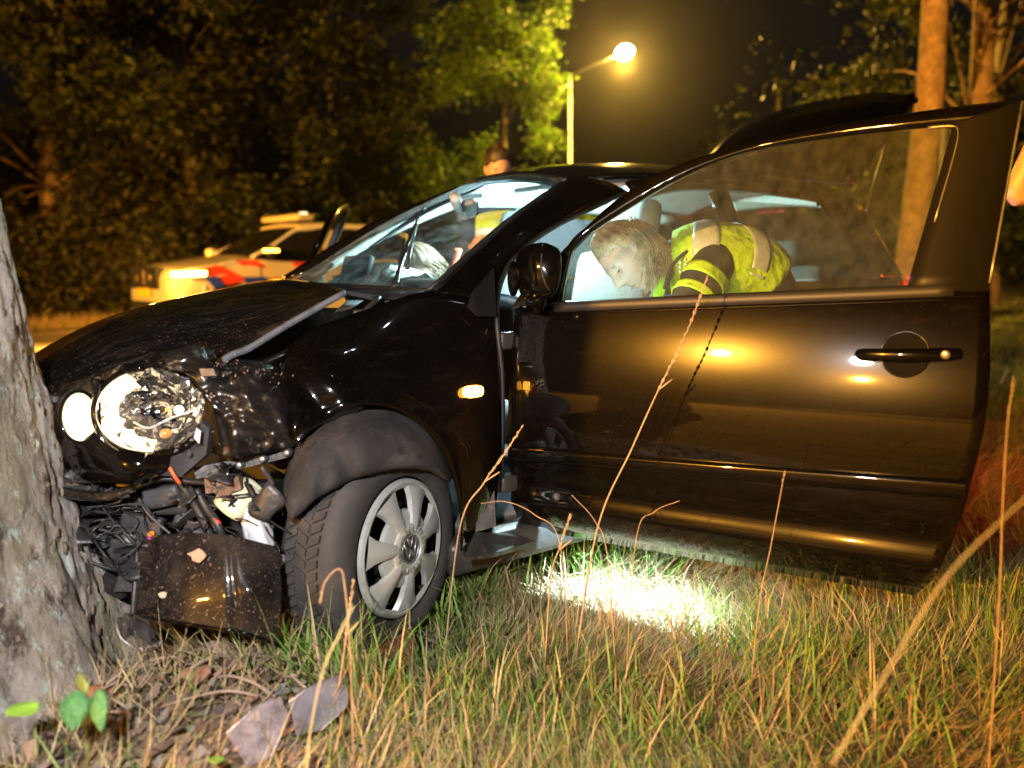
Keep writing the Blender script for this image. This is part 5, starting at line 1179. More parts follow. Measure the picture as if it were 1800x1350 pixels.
        for k in range(160):
            a = rg.uniform(-2.6, 2.6); z = rg.uniform(0, .115); rad = math.sqrt(max(.05, 1-(z/.13)**2))
            p = hc+hx*(-.02+.075*math.cos(a)*rad)+hy*.080*math.sin(a)*rad+hz*z
            if (p-hc)@hx > .05: continue
            e = p-hz*rg.uniform(.05, .10)-hx*.02+(p-hc)*.05; lock(p, (p+e)/2+(p-hc)*.09, e, rg.uniform(.004, .007))
    lk.build('hair_lock', hair, ho)
    for s in (-1, 1):
        e = J['head']+hy*s*.0315+hx*.0745+hz*.0145
        e = e-hx*.006; MB().tube([e+hy*.013*k*s-hz*(.004*(1-k*k))+hx*(.008-.004*k*k) for k in (-1, -.5, 0, .5, 1)], [.0008, .0018, .002, .0018, .0008], 6, n=9).build('eye', M['eye'], t)
        MB().tube([e+hy*.016*k*s+hx*(.010-.004*abs(k))+hz*(.0165+.003*(1-abs(k))) for k in (-1, 0, 1)], [.0012, .0022, .001], 6, n=7).build('eyebrow', hair, t)
    lp = J['head']+hx*.088-hz*.0545
    MB().tube([lp+hy*.022*k-hx*.010*k*k-hz*.001*abs(k) for k in (-1, -.5, 0, .5, 1)], [.001, .0028, .0034, .0028, .001], 6, n=11).build('lips', mat('lips', (.40, .16, .14), .4), t)
    return t, x if vest is not None else None

# officer crouching in the door opening, head bent over the sill
hp = P(1108, 452, 2.58)
sp1 = np.array([P(1352, 660, 2.70), P(1345, 565, 2.66), P(1305, 490, 2.62), P(1238, 464, 2.58), P(1180, 462, 2.60)])
LAT = norm(-FW*.93+RT*.10+UP*.12)
J1 = dict(spine=sp1, head=hp, sh_l=sp1[3]+LAT*.165-RT*.03-UP*.025, sh_r=sp1[3]-LAT*.165-UP*.02, el_l=P(1180, 590, 2.32), wr_l=P(1085, 610, 2.36), el_r=P(1130, 580, 2.75), wr_r=P(1060, 590, 2.62),
          hip_l=sp1[0]+LAT*.09-UP*.05, hip_r=sp1[0]-LAT*.09-UP*.05, kn_l=P(1225, 720, 2.50), kn_r=P(1240, 715, 2.68), ankle_l=V(0, 0, 0), ankle_r=V(0, 0, 0), toe_l=V(0, 0, 0), toe_r=V(0, 0, 0))
for s, d in (('l', 2.62), ('r', 2.78)):
    a = P(1410, 900, d); a[2] = .10; J1['ankle_'+s] = a; J1['toe_'+s] = a*V(1, 1, 0)-RT*.15+FW*.03
face1 = norm(-RT*.52-UP*.80-FW*.30); crown1 = norm(-RT*.84+UP*.52+FW*.05)
off, vx = person('blond officer in a yellow hi-vis vest crouching in the open driver doorway', J1, face1, crown1, M['black_cloth'], M['navy'], M['blond'],
    spine_r=[(.165, .13), (.165, .125), (.175, .130), (.180, .118), (.115, .080)], hair_style='tail', vox=.0042, lat=LAT,
    vest=dict(range=(.47, 1.0), bands=[(.59, .69, M['retro_band'], .005), (.77, .87, M['retro_band'], .005)]))
# sleeve: lime collar flap, yellow piping, small badge and shoulder marks
collar = MB().grid(cr_surf([[P(1150, 468, 2.50), P(1168, 462, 2.47), P(1182, 470, 2.45)], [P(1148, 500, 2.46), P(1160, 500, 2.44), P(1172, 500, 2.43)], [P(1146, 530, 2.45), P(1156, 532, 2.43), P(1166, 530, 2.43)]], 8, 8)); collar.build('collar_flap', M['hivis_green'], off, thick=.006)
A0, A1 = J1['sh_l'], J1['el_l']
for t0, t1, rr_ in ((.16, .30, .0705), (.42, .52, .066)):
    MB().tube([A0*(1-t)+A1*t for t in np.linspace(t0, t1, 5)], [rr_]*5, 20, cap=False).build('sleeve_band', M['hivis'], off, thick=.002)
edge_ = MB().tube([P(1168, 508, 2.40), P(1180, 470, 2.40), P(1205, 444, 2.42), P(1236, 438, 2.43), P(1262, 458, 2.42), P(1272, 498, 2.41)], .006, 6, n=24); edge_.build('armhole_trim', M['black_cloth'], off)
for k in range(2):
    for j in range(3): MB().box(P(1196+9*k, 456+8*j+5*(1-k), 2.385), (.009, .004, .008), ax=np.array([CR, CF, CU])).build('shoulder_mark', M['retro_band'], off)
bdg = MB().box(P(1176, 523, 2.37), (.034, .004, .018), ax=np.array([CR, CF, CU]), bev=.003).build('badge', mat('blue_badge', (.02, .08, .35), .4), off)
tc_ = bpy.data.curves.new('badge_text', 'FONT'); tc_.body = 'POLITIE'; tc_.size = .0085; tc_.align_x = 'CENTER'; tc_.extrude = .0005
to = bpy.data.objects.new('badge_text', tc_); COL.objects.link(to)
dg = bpy.context.evaluated_depsgraph_get(); me = bpy.data.meshes.new_from_object(to.evaluated_get(dg)); bpy.data.objects.remove(to)
bt_ = bpy.data.objects.new('badge_text', me); COL.objects.link(bt_); me.materials.clear(); me.materials.append(M['retro'])
q = P(1176, 525, 2.37)-CF*.003; bt_.parent = off; pm = Matrix(((CR[0], CU[0], -CF[0], q[0]), (CR[1], CU[1], -CF[1], q[1]), (CR[2], CU[2], -CF[2], q[2]), (0, 0, 0, 1)))
bt_.matrix_parent_inverse = Matrix.Translation(Vector(off.location)).inverted(); bt_.matrix_basis = pm

# the torch in the officer's hand
tl_ = P(1088, 612, 2.33); td = norm(V(-.05, -.22, -1)-RT*.17+FW*.06)
tch = thing('torch', 'lit torch held by the crouching officer behind the open door', 'torch', tl_)
MB().lathe(tl_-td*.07, td, [(.0, -.01), (.013, -.01), (.014, .07), (.019, .095), (.020, .115)], 18).build('barrel', M['plastic'], tch)
MB().lathe(tl_-td*.07, td, [(.0, .112), (.018, .112)], 18).build('lens', M['lit_cool'], tch)
add_light('torch_beam', 'SPOT', tl_+td*.06, 560, (.60, .85, 1.0), .03, tl_+td, spot_size=math.radians(70), spot_blend=1.0)
add_light('torch_spill', 'POINT', tl_+V(-.09, .0, .02), 24.0, (.55, .88, 1.0), .03)

def standing(base, face, h=1.74, arm='down'):
    base = V(*base); f = norm(V(face[0], face[1], 0)); l = np.cross(UP, f); k = h/1.74
    sp = np.array([base+UP*.95*k, base+UP*1.08*k, base+UP*1.22*k+f*.01, base+UP*1.38*k, base+UP*1.47*k-f*.01])
    J = dict(spine=sp, head=base+UP*1.62*k+f*.02, sh_l=base+UP*1.39*k+l*.175, sh_r=base+UP*1.39*k-l*.175)
    for s, q in (('l', 1), ('r', -1)):
        J['el_'+s] = base+UP*1.11*k+l*.22*q-f*.03; J['wr_'+s] = base+UP*.90*k+l*.20*q+f*.10
        J['hip_'+s] = base+UP*.90*k+l*.09*q; J['kn_'+s] = base+UP*.49*k+l*.10*q+f*.02; J['ankle_'+s] = base+UP*.08+l*.11*q; J['toe_'+s] = J['ankle_'+s]*V(1, 1, 0)+f*.15
    return J, f, l
# officer standing beyond the roof
sb_ = P(876, 285, 4.55); J2, f2, l2 = standing((sb_[0]+.05, sb_[1]+.03, 0), (-.35, -.95), 1.70)
J2['head'] = P(876, 300, 4.52); J2['wr_l'] = J2['el_l']+V(-.1, -.22, .05); J2['wr_r'] = J2['el_r']+V(-.1, -.22, .05)
person('officer with tied-up brown hair standing behind the black car, only forehead above the roof', J2, norm(f2*.8-UP*.5), norm(UP*.86+f2*.4), M['navy'], M['navy'], M['brown_hair'], hair_style='bun', vox=.008,
    vest=dict(range=(.12, .95), bands=[(.30, .38, M['retro_band'], .005), (.52, .60, M['retro_band'], .005)]))
# person bent forward on the passenger side
h3 = P(742, 482, 3.30)
sp3 = np.array([V(1.36, .40, .60), V(1.30, .39, .74), V(1.20, .37, .85), V(1.09, .34, .92), V(1.01, .32, .95)])
J3 = dict(spine=sp3, head=h3, sh_l=V(1.09, .17, .90), sh_r=V(1.12, .52, .90), el_l=V(.98, .13, .68), wr_l=V(.84, .20, .62), el_r=V(.98, .55, .68), wr_r=V(.84, .46, .62), hip_l=V(1.34, .30, .55), hip_r=V(1.34, .49, .55),
          kn_l=V(.95, .28, .60), kn_r=V(.95, .48, .60), ankle_l=V(.84, .28, .38), ankle_r=V(.84, .48, .38), toe_l=V(.7, .28, .38), toe_r=V(.7, .48, .38))
p3_, _ = person('person bent forward on the passenger seat, brown hair seen through the windscreen', J3, norm(V(-.75, -.25, -.6)), norm(V(-.55, -.1, .8)), M['black_cloth'], M['jeans'], mat('mid_brown_hair', (.17, .10, .06), .5, bump=(140, .5, .004)), hair_style='short', vox=.008)
MB().tube([P(782, 495, 3.0), P(795, 470, 3.05), P(806, 438, 3.12)], [(.016, .006)]*3, 8, n=12, up=CR).build('strap', M['orange_cloth'], p3_)
# bystander at the right edge: elbow only
bx = P(1950, 500, 3.0); J4, f4, l4 = standing((bx[0], bx[1], 0), (FW[0]*-.3-RT[0]*.9, FW[1]*-.3-RT[1]*.9), 1.80)
near = 'r' if (l4@RT) > 0 else 'l'
J4['el_l'] = P(1790, 345, 2.86); J4['sh_l'] = J4['spine'][3]+l4*.175; J4['wr_l'] = P(1815, 250, 2.80)
J4['el_r'] = P(1850, 380, 3.2); J4['wr_r'] = P(1830, 300, 3.1)
person('bystander at the right edge of the frame, only a bent bare elbow in view', J4, f4, UP, M['navy'], M['jeans'], M['brown_hair'], sleeves='short', hair_style='short', vox=.008, top_name='t_shirt')
# ------------------------------------------------------------------ grass, litter and debris
def blades(n, xs_, ys_, hs, ws, cols, lean, curl, seg=3, zoff=0, comb=None):
    """ribbons: root, height, width, lean direction; returns verts, faces (quads), colours"""
    z0 = gz(xs_, ys_)+zoff; ang = RNG.uniform(0, 2*math.pi, n) if comb is None else 3*np.sin(1.7*xs_+.6*ys_)+2.6*np.cos(2.1*ys_+.9*xs_)+RNG.normal(0, comb, n)
    d = np.stack([np.cos(ang), np.sin(ang), np.zeros(n)], 1)
    sd = np.stack([-np.sin(ang+RNG.normal(0, .8, n)), np.cos(ang+RNG.normal(0, .8, n)), np.zeros(n)], 1)
    root = np.stack([xs_, ys_, z0-.01], 1); rows = []
    th = lean.copy(); p = root.copy(); cw = []
    for k in range(seg+1):
        t = k/seg; w = ws*(1-t**1.6)*(.75+.25*min(1, 4*t)) + .0003
        rows.append(np.stack([p-sd*w[:, None]*.5, p+sd*w[:, None]*.5], 1)); cw.append(t)
        p = p+(d*np.sin(th)[:, None]+np.array([0, 0, 1])*np.cos(th)[:, None])*(hs/seg)[:, None]; th = th+curl/seg
    v = np.stack(rows, 1)                                   # n, seg+1, 2, 3
    v[..., 2] = np.maximum(v[..., 2], gz(v[..., 0], v[..., 1])+.002) if zoff >= 0 else v[..., 2]
    b = np.arange(n)[:, None]*(2*(seg+1)); F = []
    for k in range(seg): F.append(np.concatenate([b+2*k, b+2*k+1, b+2*k+3, b+2*k+2], 1))
    f = np.stack(F, 1).reshape(-1, 4)
    c = np.repeat(cols, 2*(seg+1), axis=0)
    return v.reshape(-1, 3), f, c
def spread(n, dmin, dmax, umin=-100, umax=1900, p=1.0):
    """points over the ground in front of the camera, denser near it"""
    d = dmin*(dmax/dmin)**(RNG.uniform(0, 1, n)**p); u = RNG.uniform(umin, umax, n)
    r = (u-900)/FPX*d
    return CAM[0]+FW[0]*d+RT[0]*r, CAM[1]+FW[1]*d+RT[1]*r
def keep_mask(x, y):
    """no grass under the car body, on the road or inside the trunk"""
    car = (x > -.45) & (x < 3.05) & (y > -.72) & (y < .78)
    trunk = (x-TC[0])**2+(y-TC[1])**2 < .46**2
    wheel_ = (np.abs((x-WC[0])+(y-WC[1])*.22) < .26) & (np.abs(y+.78) < .14)
    road_ = (y > 5.7+.1*x) & (y < 12.6+.1*x)
    q = np.stack([x-CAM[0], y-CAM[1], gz(x, y)-CAM[2]], -1); dd = q@CF; uu = 900+FPX*(q@CR)/dd; vv_ = 675-FPX*(q@CU)/dd
    panel_ = (np.abs((vv_-1275)+(uu-500)*.62) < 45) & (uu > 385) & (uu < 620) | (np.abs((vv_-1160)+(uu-685)*.6) < 40) & (uu > 620) & (uu < 745)
    return ~(car | trunk | road_ | wheel_ | panel_)
def litter_w(x, y):
    """1 near the tree foot, where leaf litter lies instead of grass"""
    return np.clip(1.35-np.hypot((x+.58)/.66, (y+1.10)/.66), 0, .90)
V_, F_, C_ = [], [], []
def push(vfc):
    b = sum(len(q) for q in V_); V_.append(vfc[0]); F_.append(vfc[1]+b); C_.append(vfc[2])
DRY = np.array([(.31, .26, .13), (.25, .19, .10), (.38, .33, .18), (.20, .15, .08), (.28, .20, .115)])
GRN = np.array([(.09, .21, .03), (.14, .24, .045), (.07, .14, .025), (.18, .25, .06)])
def pick(pal, n, var=.25): return 1.2*pal[RNG.integers(0, len(pal), n)]*RNG.uniform(1-var, 1+var, (n, 1))
patch = lambda x, y: .5+.5*np.sin(2.9*x+1.7*y+.5)*np.sin(2.3*y-1.9*x+2)
# dry thatch, lying nearly flat
n = 95000; x, y = spread(n, 1.15, 5.0); m = keep_mask(x, y) & (RNG.uniform(0, 1, n) > 1.0*litter_w(x, y)); x, y = x[m], y[m]; n = len(x)
push(blades(n, x, y, RNG.uniform(.05, .19, n), RNG.uniform(.0018, .0042, n), pick(DRY, n), RNG.uniform(.6, 1.45, n), RNG.uniform(-.6, 1.0, n), 3, zoff=.004, comb=.75))
# short upright grass, dry and green mixed in patches
n = 36000; x, y = spread(n, 1.15, 5.5); pt_ = patch(x, y); m = keep_mask(x, y) & (RNG.uniform(0, 1, n) > .97*litter_w(x, y)) & (RNG.uniform(0, 1, n) < .08+1.1*pt_**1.4); x, y, pt_ = x[m], y[m], pt_[m]; n = len(x)
gcol = np.where((RNG.uniform(0, 1, n) < .46+.52*pt_)[:, None], pick(GRN, n), pick(DRY, n))
push(blades(n, x, y, RNG.uniform(.05, .15, n)*(.7+.6*pt_), RNG.uniform(.0022, .0050, n), gcol, RNG.uniform(.05, .95, n), RNG.uniform(-.2, 1.5, n)))
# long tufts
def tuft(cx, cy, n, h, r, green, spread_=.45, w=.0058):
    x = cx+RNG.normal(0, r, n); y = cy+RNG.normal(0, r, n); m = keep_mask(x, y) | True; n = len(x)
    col = np.where((RNG.uniform(0, 1, n) < green)[:, None], pick(GRN, n), pick(DRY, n))
    push(blades(n, x, y, RNG.uniform(.5, 1.1, n)*h, RNG.uniform(.6, 1.2, n)*w, col, np.abs(RNG.normal(0, spread_, n)), RNG.uniform(.2, 1.6, n), 4))
def gp(u, v, z=0): p = PX(u, v, 2, z); return p[0], p[1]
for (u, v, nn_, h, r, gr_) in ((770, 1080, 170, .26, .07, .75), (700, 1100, 120, .22, .07, .7), (830, 1070, 110, .24, .06, .6), (640, 1150, 60, .18, .05, .6), (980, 1010, 90, .20, .08, .8), (1100, 1000, 120, .18, .12, .7),
    (880, 1010, 60, .20, .06, .6), (1240, 1120, 110, .14, .10, .85), (1330, 1150, 120, .15, .10, .8), (1420, 1170, 120, .17, .09, .85), (1520, 1180, 90, .16, .08, .7), (1760, 1080, 150, .22, .12, .75), (1720, 1130, 100, .2, .1, .7),
    (560, 1230, 100, .20, .06, .75), (480, 1190, 60, .17, .03, .9), (620, 1300, 90, .22, .06, .6), (760, 1290, 110, .20, .08, .45), (900, 1310, 110, .20, .09, .4), (1050, 1320, 100, .19, .09, .4), (1180, 1330, 100, .2, .1, .45), (1400, 1320, 110, .2, .1, .55), (1600, 1320, 120, .22, .1, .5), (1740, 1300, 120, .24, .1, .5),
    (1000, 1200, 90, .13, .1, .4), (1150, 1230, 90, .12, .1, .4), (1500, 1260, 90, .14, .1, .5), (850, 1180, 80, .13, .1, .4)):
    cx, cy = gp(u, v); tuft(cx, cy, int(nn_*1.7), h*1.05, r, min(.92, gr_*1.15))
# farther out on the verge
n = 26000; x, y = spread(n, 5, 24, 0, 1850); m = keep_mask(x, y) & (y < 5.7+.1*x); x, y = x[m], y[m]; n = len(x)
push(blades(n, x, y, RNG.uniform(.08, .22, n), RNG.uniform(.008, .016, n), np.where((RNG.uniform(0, 1, n) < .6)[:, None], pick(GRN, n), pick(DRY, n)), RNG.uniform(.1, .7, n), RNG.uniform(.2, 1.0, n), 2))
n = 9000; x = RNG.uniform(-9, 9, n); y = 12.55+.1*x+RNG.uniform(0, 2.4, n)
push(blades(n, x, y, RNG.uniform(.10, .30, n), RNG.uniform(.008, .014, n), pick(DRY, n), RNG.uniform(.1, .6, n), RNG.uniform(.2, .9, n), 2, zoff=.036))
o = raw_mesh('verge_grass', np.concatenate(V_), np.concatenate(F_), M['grass'], smooth=True, colors=np.concatenate(C_), kind='stuff'); tag(o, 'dry and green grass covering the verge around the car', 'grass')

# tall dry stalks with seed heads
M['stalk'] = mat('dry_stalk', (.27, .19, .115), .7, noise=(40, (.38, .27, .16), .4, .7))
M['stalk_pale'] = mat('pale_stalk', (.30, .27, .15), .7, noise=(30, (.34, .27, .16), .4, .7))
def stalk(label, pts, r, head=.35, m='stalk', side_=True, seeds=40):
    """pts: places from root to tip"""
    pts = [np.asarray(p, float) for p in pts]; pts[0] = pts[0].copy()
    t = thing('grass_stalk', label, 'grass stalk', pts[0], 'tall dry grass stalks')
    r = r*.68; c = cr_spline(pts, 40); MB().tube(c, np.linspace(r, r*.55, 40), 6).build('stem', M[m], t)
    s = MB(); rg = np.random.default_rng(len(label))
    for k in range(seeds):
        i = int(40*(1-head)+rg.uniform(0, 1)*40*head*.98); i = min(i, 38); d = norm(c[i+1]-c[i]); o_ = norm(np.cross(d, rg.normal(size=3)))
        p = c[i]+o_*r*.7; e = p+d*r*4.5+o_*r*.5; s.tube([p, (p+e)/2+o_*r*.15, e], [r*.4, r*.68, r*.12], 5)
    s.build('seed_head', M[m], t)
    if side_:
        i = int(40*(1-head)); d = norm(c[i+1]-c[i]); e = c[i]+(d*.8+CR*.6)*.035; MB().tube([c[i], (c[i]+e)/2, e], [r*.5, r*.9, r*.6], 6, n=6).build('side_spike', M[m], t)
def gnd(u, d, v=1100):
    p = P(u, v, d); p[2] = float(gz(p[0], p[1]))-.01; return p
stalk('tallest orange seed stalk rising across the open door to its window', [gnd(1008, 2.05), P(1050, 930, 1.99), P(1110, 790, 1.96), P(1160, 680, 1.935), P(1205, 590, 1.915), P(1245, 482, 1.895)], .0036, .42, seeds=80)
stalk('orange seed stalk leaning right in front of the sill', [gnd(775, 1.95), P(808, 930, 1.90), P(850, 850, 1.88), P(885, 800, 1.87), P(920, 747, 1.86)], .0030, .5, seeds=50)
stalk('thin bare stalk crossing the lower rear of the open door', [gnd(1322, 1.9), P(1335, 1060, 1.84), P(1355, 960, 1.80), P(1380, 826, 1.76)], .0022, .12, side_=False, seeds=4)
stalk('blurred pale stalk leaning across the lower right corner', [P(1462, 1345, .95), P(1560, 1180, .93), P(1660, 1020, .92), P(1755, 920, .91), P(1812, 868, .90)], .0023, .1, 'stalk_pale', side_=False, seeds=0)
stalk('orange seed stalk in front of the lower front corner of the door', [gnd(955, 1.95), P(968, 1020, 1.90), P(985, 960, 1.88), P(1003, 905, 1.87)], .0030, .4, seeds=30)
stalk('pale seed head in front of the tyre', [gnd(588, 1.68, 1300), P(600, 1180, 1.62), P(612, 1090, 1.60), P(622, 1020, 1.58)], .0032, .45, seeds=40)
stalk('bent brown stalk hooked over in front of the tyre', [gnd(618, 1.5, 1260), P(616, 1150, 1.45), P(606, 1030, 1.44), P(596, 1000, 1.44), P(572, 1022, 1.44), P(562, 1060, 1.44)], .0020, .12, side_=False, seeds=10)
stalk('dark arching blade over the sill left of the door', [gnd(1000, 2.0), P(985, 960, 1.93), P(940, 905, 1.93), P(890, 882, 1.93), P(845, 885, 1.93)], .0018, .1, side_=False, seeds=0)
stalk('arching brown blade below the door moulding', [gnd(1085, 2.0), P(1068, 980, 1.90), P(1045, 915, 1.90), P(1005, 870, 1.90)], .0018, .1, side_=False, seeds=0)
stalk('thin brown blade curling right below the door', [gnd(1100, 1.95), P(1118, 950, 1.85), P(1150, 900, 1.84), P(1195, 880, 1.83)], .0016, .1, side_=False, seeds=0)
stalk('orange stalk at the far right edge', [gnd(1752, 1.5, 1200), P(1756, 1060, 1.42), P(1762, 900, 1.40), P(1770, 760, 1.39), P(1782, 660, 1.38)], .0022, .2, side_=False, seeds=12)
stalk('thick yellow stalk low at the left of the grass', [gnd(500, 1.3, 1340), P(560, 1210, 1.28), P(600, 1110, 1.27), P(622, 1065, 1.27)], .0028, .1, 'stalk_pale', side_=False, seeds=0)

# leaf litter, twigs, debris at the tree foot
LEAFC = [mat('dead_leaf_%d' % k, c, .85, noise=(60, tuple(q*.6 for q in c), .4, .7), bump=(60, .5, .004)) for k, c in enumerate([(.30, .17, .10), (.24, .13, .08), (.38, .25, .17), (.22, .16, .13), (.42, .16, .07)])]
def leaf_obj(name, c, size, ang, m, tilt=.3, curl=.3, lobes=0, parent=None):
    ax = np.array([V(math.cos(ang), math.sin(ang), RNG.uniform(-tilt, tilt)), V(-math.sin(ang), math.cos(ang), RNG.uniform(-tilt, tilt)), UP]); g = []
    for t in np.linspace(0, 1, 9):
        w = .34*size*math.sin(math.pi*min(1, t*1.02))**.7*(1+(.35*math.sin(t*math.pi*lobes) if lobes else 0))+.002
        g.append([c+ax[0]*size*(t-.5)+ax[1]*w*s+UP*(curl*size*(.35*s*s+.5*(t-.5)**2)) for s in (-1, -.5, 0, .5, 1)])
    return MB().grid(np.array(g)).build(name, m, parent, thick=.0008)
LEAF_AT = ['below the broken bumper panel', 'right of the tree roots', 'largest of those by the nettle, flat and purplish', 'at the bottom edge beside the clear plastic', 'reddish, at the bottom edge under the nettle', 'on the tree root left of the bumper panel', 'between nettle and bumper panel', 'just under the bumper panel', 'reddish, leaning on the tyre', 'under the tyre front', 'above the bottom clear plastic', 'beside the hubcap', 'pale, standing up right of the torch patch', 'largest in the grass below the torch patch', 'reddish, under the middle of the open door', 'reddish, in the grass right of the door end', 'greyish, at the right end of the torch patch', 'small, inside the torch patch', 'below the rear half of the open door', 'pale, in the grass at the lower right']
for k, (u, v, s, m) in enumerate(((460, 1160, .075, 2), (390, 1210, .09, 3), (275, 1250, .12, 3), (345, 1320, .08, 1), (180, 1330, .09, 4), (150, 1065, .07, 1), (250, 1180, .06, 0), (320, 1145, .05, 2), (560, 1095, .06, 4), (520, 1075, .07, 1), (420, 1285, .07, 0), (700, 1000, .05, 4), (1310, 1190, .09, 2), (1300, 1240, .12, 0), (1440, 1090, .08, 4), (1740, 1005, .10, 4), (1330, 1060, .06, 3), (1200, 1110, .05, 2), (1480, 1120, .07, 0), (1640, 1230, .08, 2))):
    x, y = gp(u, v, .05 if u < 600 else 0.0); c = V(x, y, float(gz(x, y))+.018)
    o = leaf_obj('dead_leaf', c, s, RNG.uniform(0, 6.28), LEAFC[m], lobes=3 if k % 3 == 0 else 0)
    tag(o, 'curled brown dead leaf '+LEAF_AT[k], 'leaf', 'fallen dead leaves')
# fine litter: one uncountable layer
n = 5200; r = .85*np.sqrt(RNG.uniform(0, 1, n)); a = RNG.uniform(0, 6.28, n); x = -.45+r*np.cos(a)*.95; y = -1.18+r*np.sin(a)*.8; m = ((x-TC[0])**2+(y-TC[1])**2 > .42**2) & (y < -.55); x, y = x[m], y[m]; n = len(x)
cen = np.stack([x, y, gz(x, y)+RNG.uniform(.002, .022, n)], 1)
n = 3600; cen = cen[:n]; n = len(cen); a = RNG.uniform(0, 6.28, n); sz = RNG.uniform(.010, .042, n)*RNG.uniform(.7, 1.2, n); cu = RNG.normal(0, .7, n); tl = RNG.normal(0, .35, n)
dx = np.stack([np.cos(a)*np.cos(tl), np.sin(a)*np.cos(tl), np.sin(tl)], 1); dy = np.stack([-np.sin(a), np.cos(a), RNG.normal(0, .35, n)], 1); rows = []
for t, w in ((0, .02), (.22, .8), (.5, 1.0), (.78, .62), (1, .02)):
    for s in (-1, 0, 1):
        rows.append(cen+dx*(sz*(t-.5))[:, None]+dy*(sz*.34*w*s)[:, None]+np.array([0, 0, 1])*(sz*(cu*(.5*(t-.5)**2*2)+.09*s*RNG.uniform(-1, 1)*w))[:, None])
v = np.stack(rows, 1); v[..., 2] = np.maximum(v[..., 2], gz(v[..., 0], v[..., 1])+.002); v = v.reshape(-1, 3)
q4 = np.array([[3*i+j, 3*i+j+1, 3*i+j+4, 3*i+j+3] for i in range(4) for j in range(2)]); f = (np.arange(n)[:, None, None]*15+q4[None]).reshape(-1, 4)
c = np.repeat(np.where((RNG.uniform(0, 1, n) < .3)[:, None], leaf_cols(n, (.16, .125, .11), .5), leaf_cols(n, (.085, .058, .044), .8)), 15, axis=0)
o = raw_mesh('leaf_litter', v, f, tint_mat('litter', .9), colors=c, kind='stuff', smooth=True); tag(o, 'brown leaf litter around the foot of the struck tree', 'leaf litter')
M['twig'] = mat('twig', (.20, .145, .11), .85, noise=(40, (.30, .23, .18), .4, .7))
for k in range(22):
    u, v = RNG.uniform(190, 520), RNG.uniform(1120, 1340); x, y = gp(u, v, .1); L_ = RNG.uniform(.06, .20); a = RNG.uniform(0, 6.28); pts = []
    for t in (0, .35, .7, 1): xx, yy = x+math.cos(a)*L_*(t-.5)+RNG.normal(0, .008), y+math.sin(a)*L_*(t-.5)+RNG.normal(0, .008); pts.append(V(xx, yy, float(gz(xx, yy))+.018+.02*math.sin(math.pi*t)))
    tag(MB().tube(pts, [.0035, .003, .0022, .0012], 6, n=12).build('twig', M['twig']), 'thin dry twig in the litter at the foot of the struck tree', 'twig', 'dry twigs in the litter')
# nettle at the tree foot
nt_ = thing('nettle', 'small green nettle with two toothed leaves at the foot of the struck tree', 'plant', gnd(150, 1.42, 1330))
M['nettle'] = mat('nettle_leaf', (.06, .20, .06), .6, noise=(60, (.035, .12, .035), .4, .65), bump=(110, 1, .01)); M['nettle_pale'] = mat('pale_nettle_leaf', (.20, .24, .06), .5, bump=(70, .6, .006))
def nettle_leaf(base, tip, w, m):
    base, tip = np.asarray(base), np.asarray(tip); d = tip-base; L_ = np.linalg.norm(d); d = d/L_; s = norm(np.cross(d, CF)); n_ = np.cross(s, d); g = []
    for i, t in enumerate(np.linspace(0, 1, 27)):
        ww = w*math.sin(math.pi*t**.72)**.85*(1+(.26 if i % 2 else -.12))*(1 if t < 1 else 0)+.0005
        g.append([base+d*L_*t+s*ww*q+n_*(.005*abs(q)-.006*math.sin(math.pi*t))+n_*.0012*(i % 2) for q in (-1, -.5, 0, .5, 1)])
    MB().grid(np.array(g)).build('leaf', m, nt_, thick=.0008)
nettle_leaf(P(132, 1214, 1.33), P(126, 1288, 1.31), .023, M['nettle']); nettle_leaf(P(172, 1212, 1.33), P(176, 1288, 1.31), .0145, M['nettle']); nettle_leaf(P(152, 1230, 1.35), P(146, 1284, 1.36), .014, M['nettle_pale']); nettle_leaf(P(150, 1212, 1.36), P(132, 1192, 1.42), .018, M['nettle_pale'])
MB().tube([gnd(150, 1.42, 1330), P(152, 1262, 1.38), P(152, 1212, 1.34)], .0022, 6, n=8).build('stem', M['nettle_pale'], nt_)
for (u, v, s, ang, lab) in ((42, 1252, .055, .4, 'bright yellow-green leaf at the lower left on the tree foot'), (380, 1338, .035, 1.2, 'bright green leaf at the bottom edge beside the clear plastic')):
    q = P(u, v, 1.38); q[2] = max(q[2], float(gz(q[0], q[1]))+.01); tag(leaf_obj('green_leaf', q, s, ang, mat('lime_leaf', (.22, .38, .04), .5)), lab, 'leaf')
# clear plastic from the broken lamp
def _plate(g, name, m, label):
    t = thing(name, label, 'plastic shard', g.mean((0, 1)))
    MB().grid(g).build('sheet', m, t, thick=.0025)
    for e in (g[0], g[-1], g[:, 0], g[:, -1]): MB().tube(e, .0009, 5).build('rim', M['clear_rim'], t)  # bright thin tubes draw highlights along the edges
    return t
M['clear_rim'] = mat('clear_plastic_rim', (.75, .73, .76), .15, coat=1)  # pale colour for painted edge highlights
def sheet_piece(label, ctrl, m, name='plastic_shard'):
    g = cr_surf(ctrl, 14, 16); ii, jj = np.meshgrid(np.linspace(0, 1, g.shape[0]), np.linspace(0, 1, g.shape[1]), indexing='ij'); g[..., 2] += .006*np.sin(9*ii+5*jj)*np.sin(7*jj)+.003*np.sin(23*jj+4*ii); return _plate(g, name, m, label)
def lay(u, v, h=.02, zr=.06):
    z = zr
    for _ in range(12):
        x, y = gp(u, v, z+h); z = float(gz(x, y))
    return V(x, y, z+h)
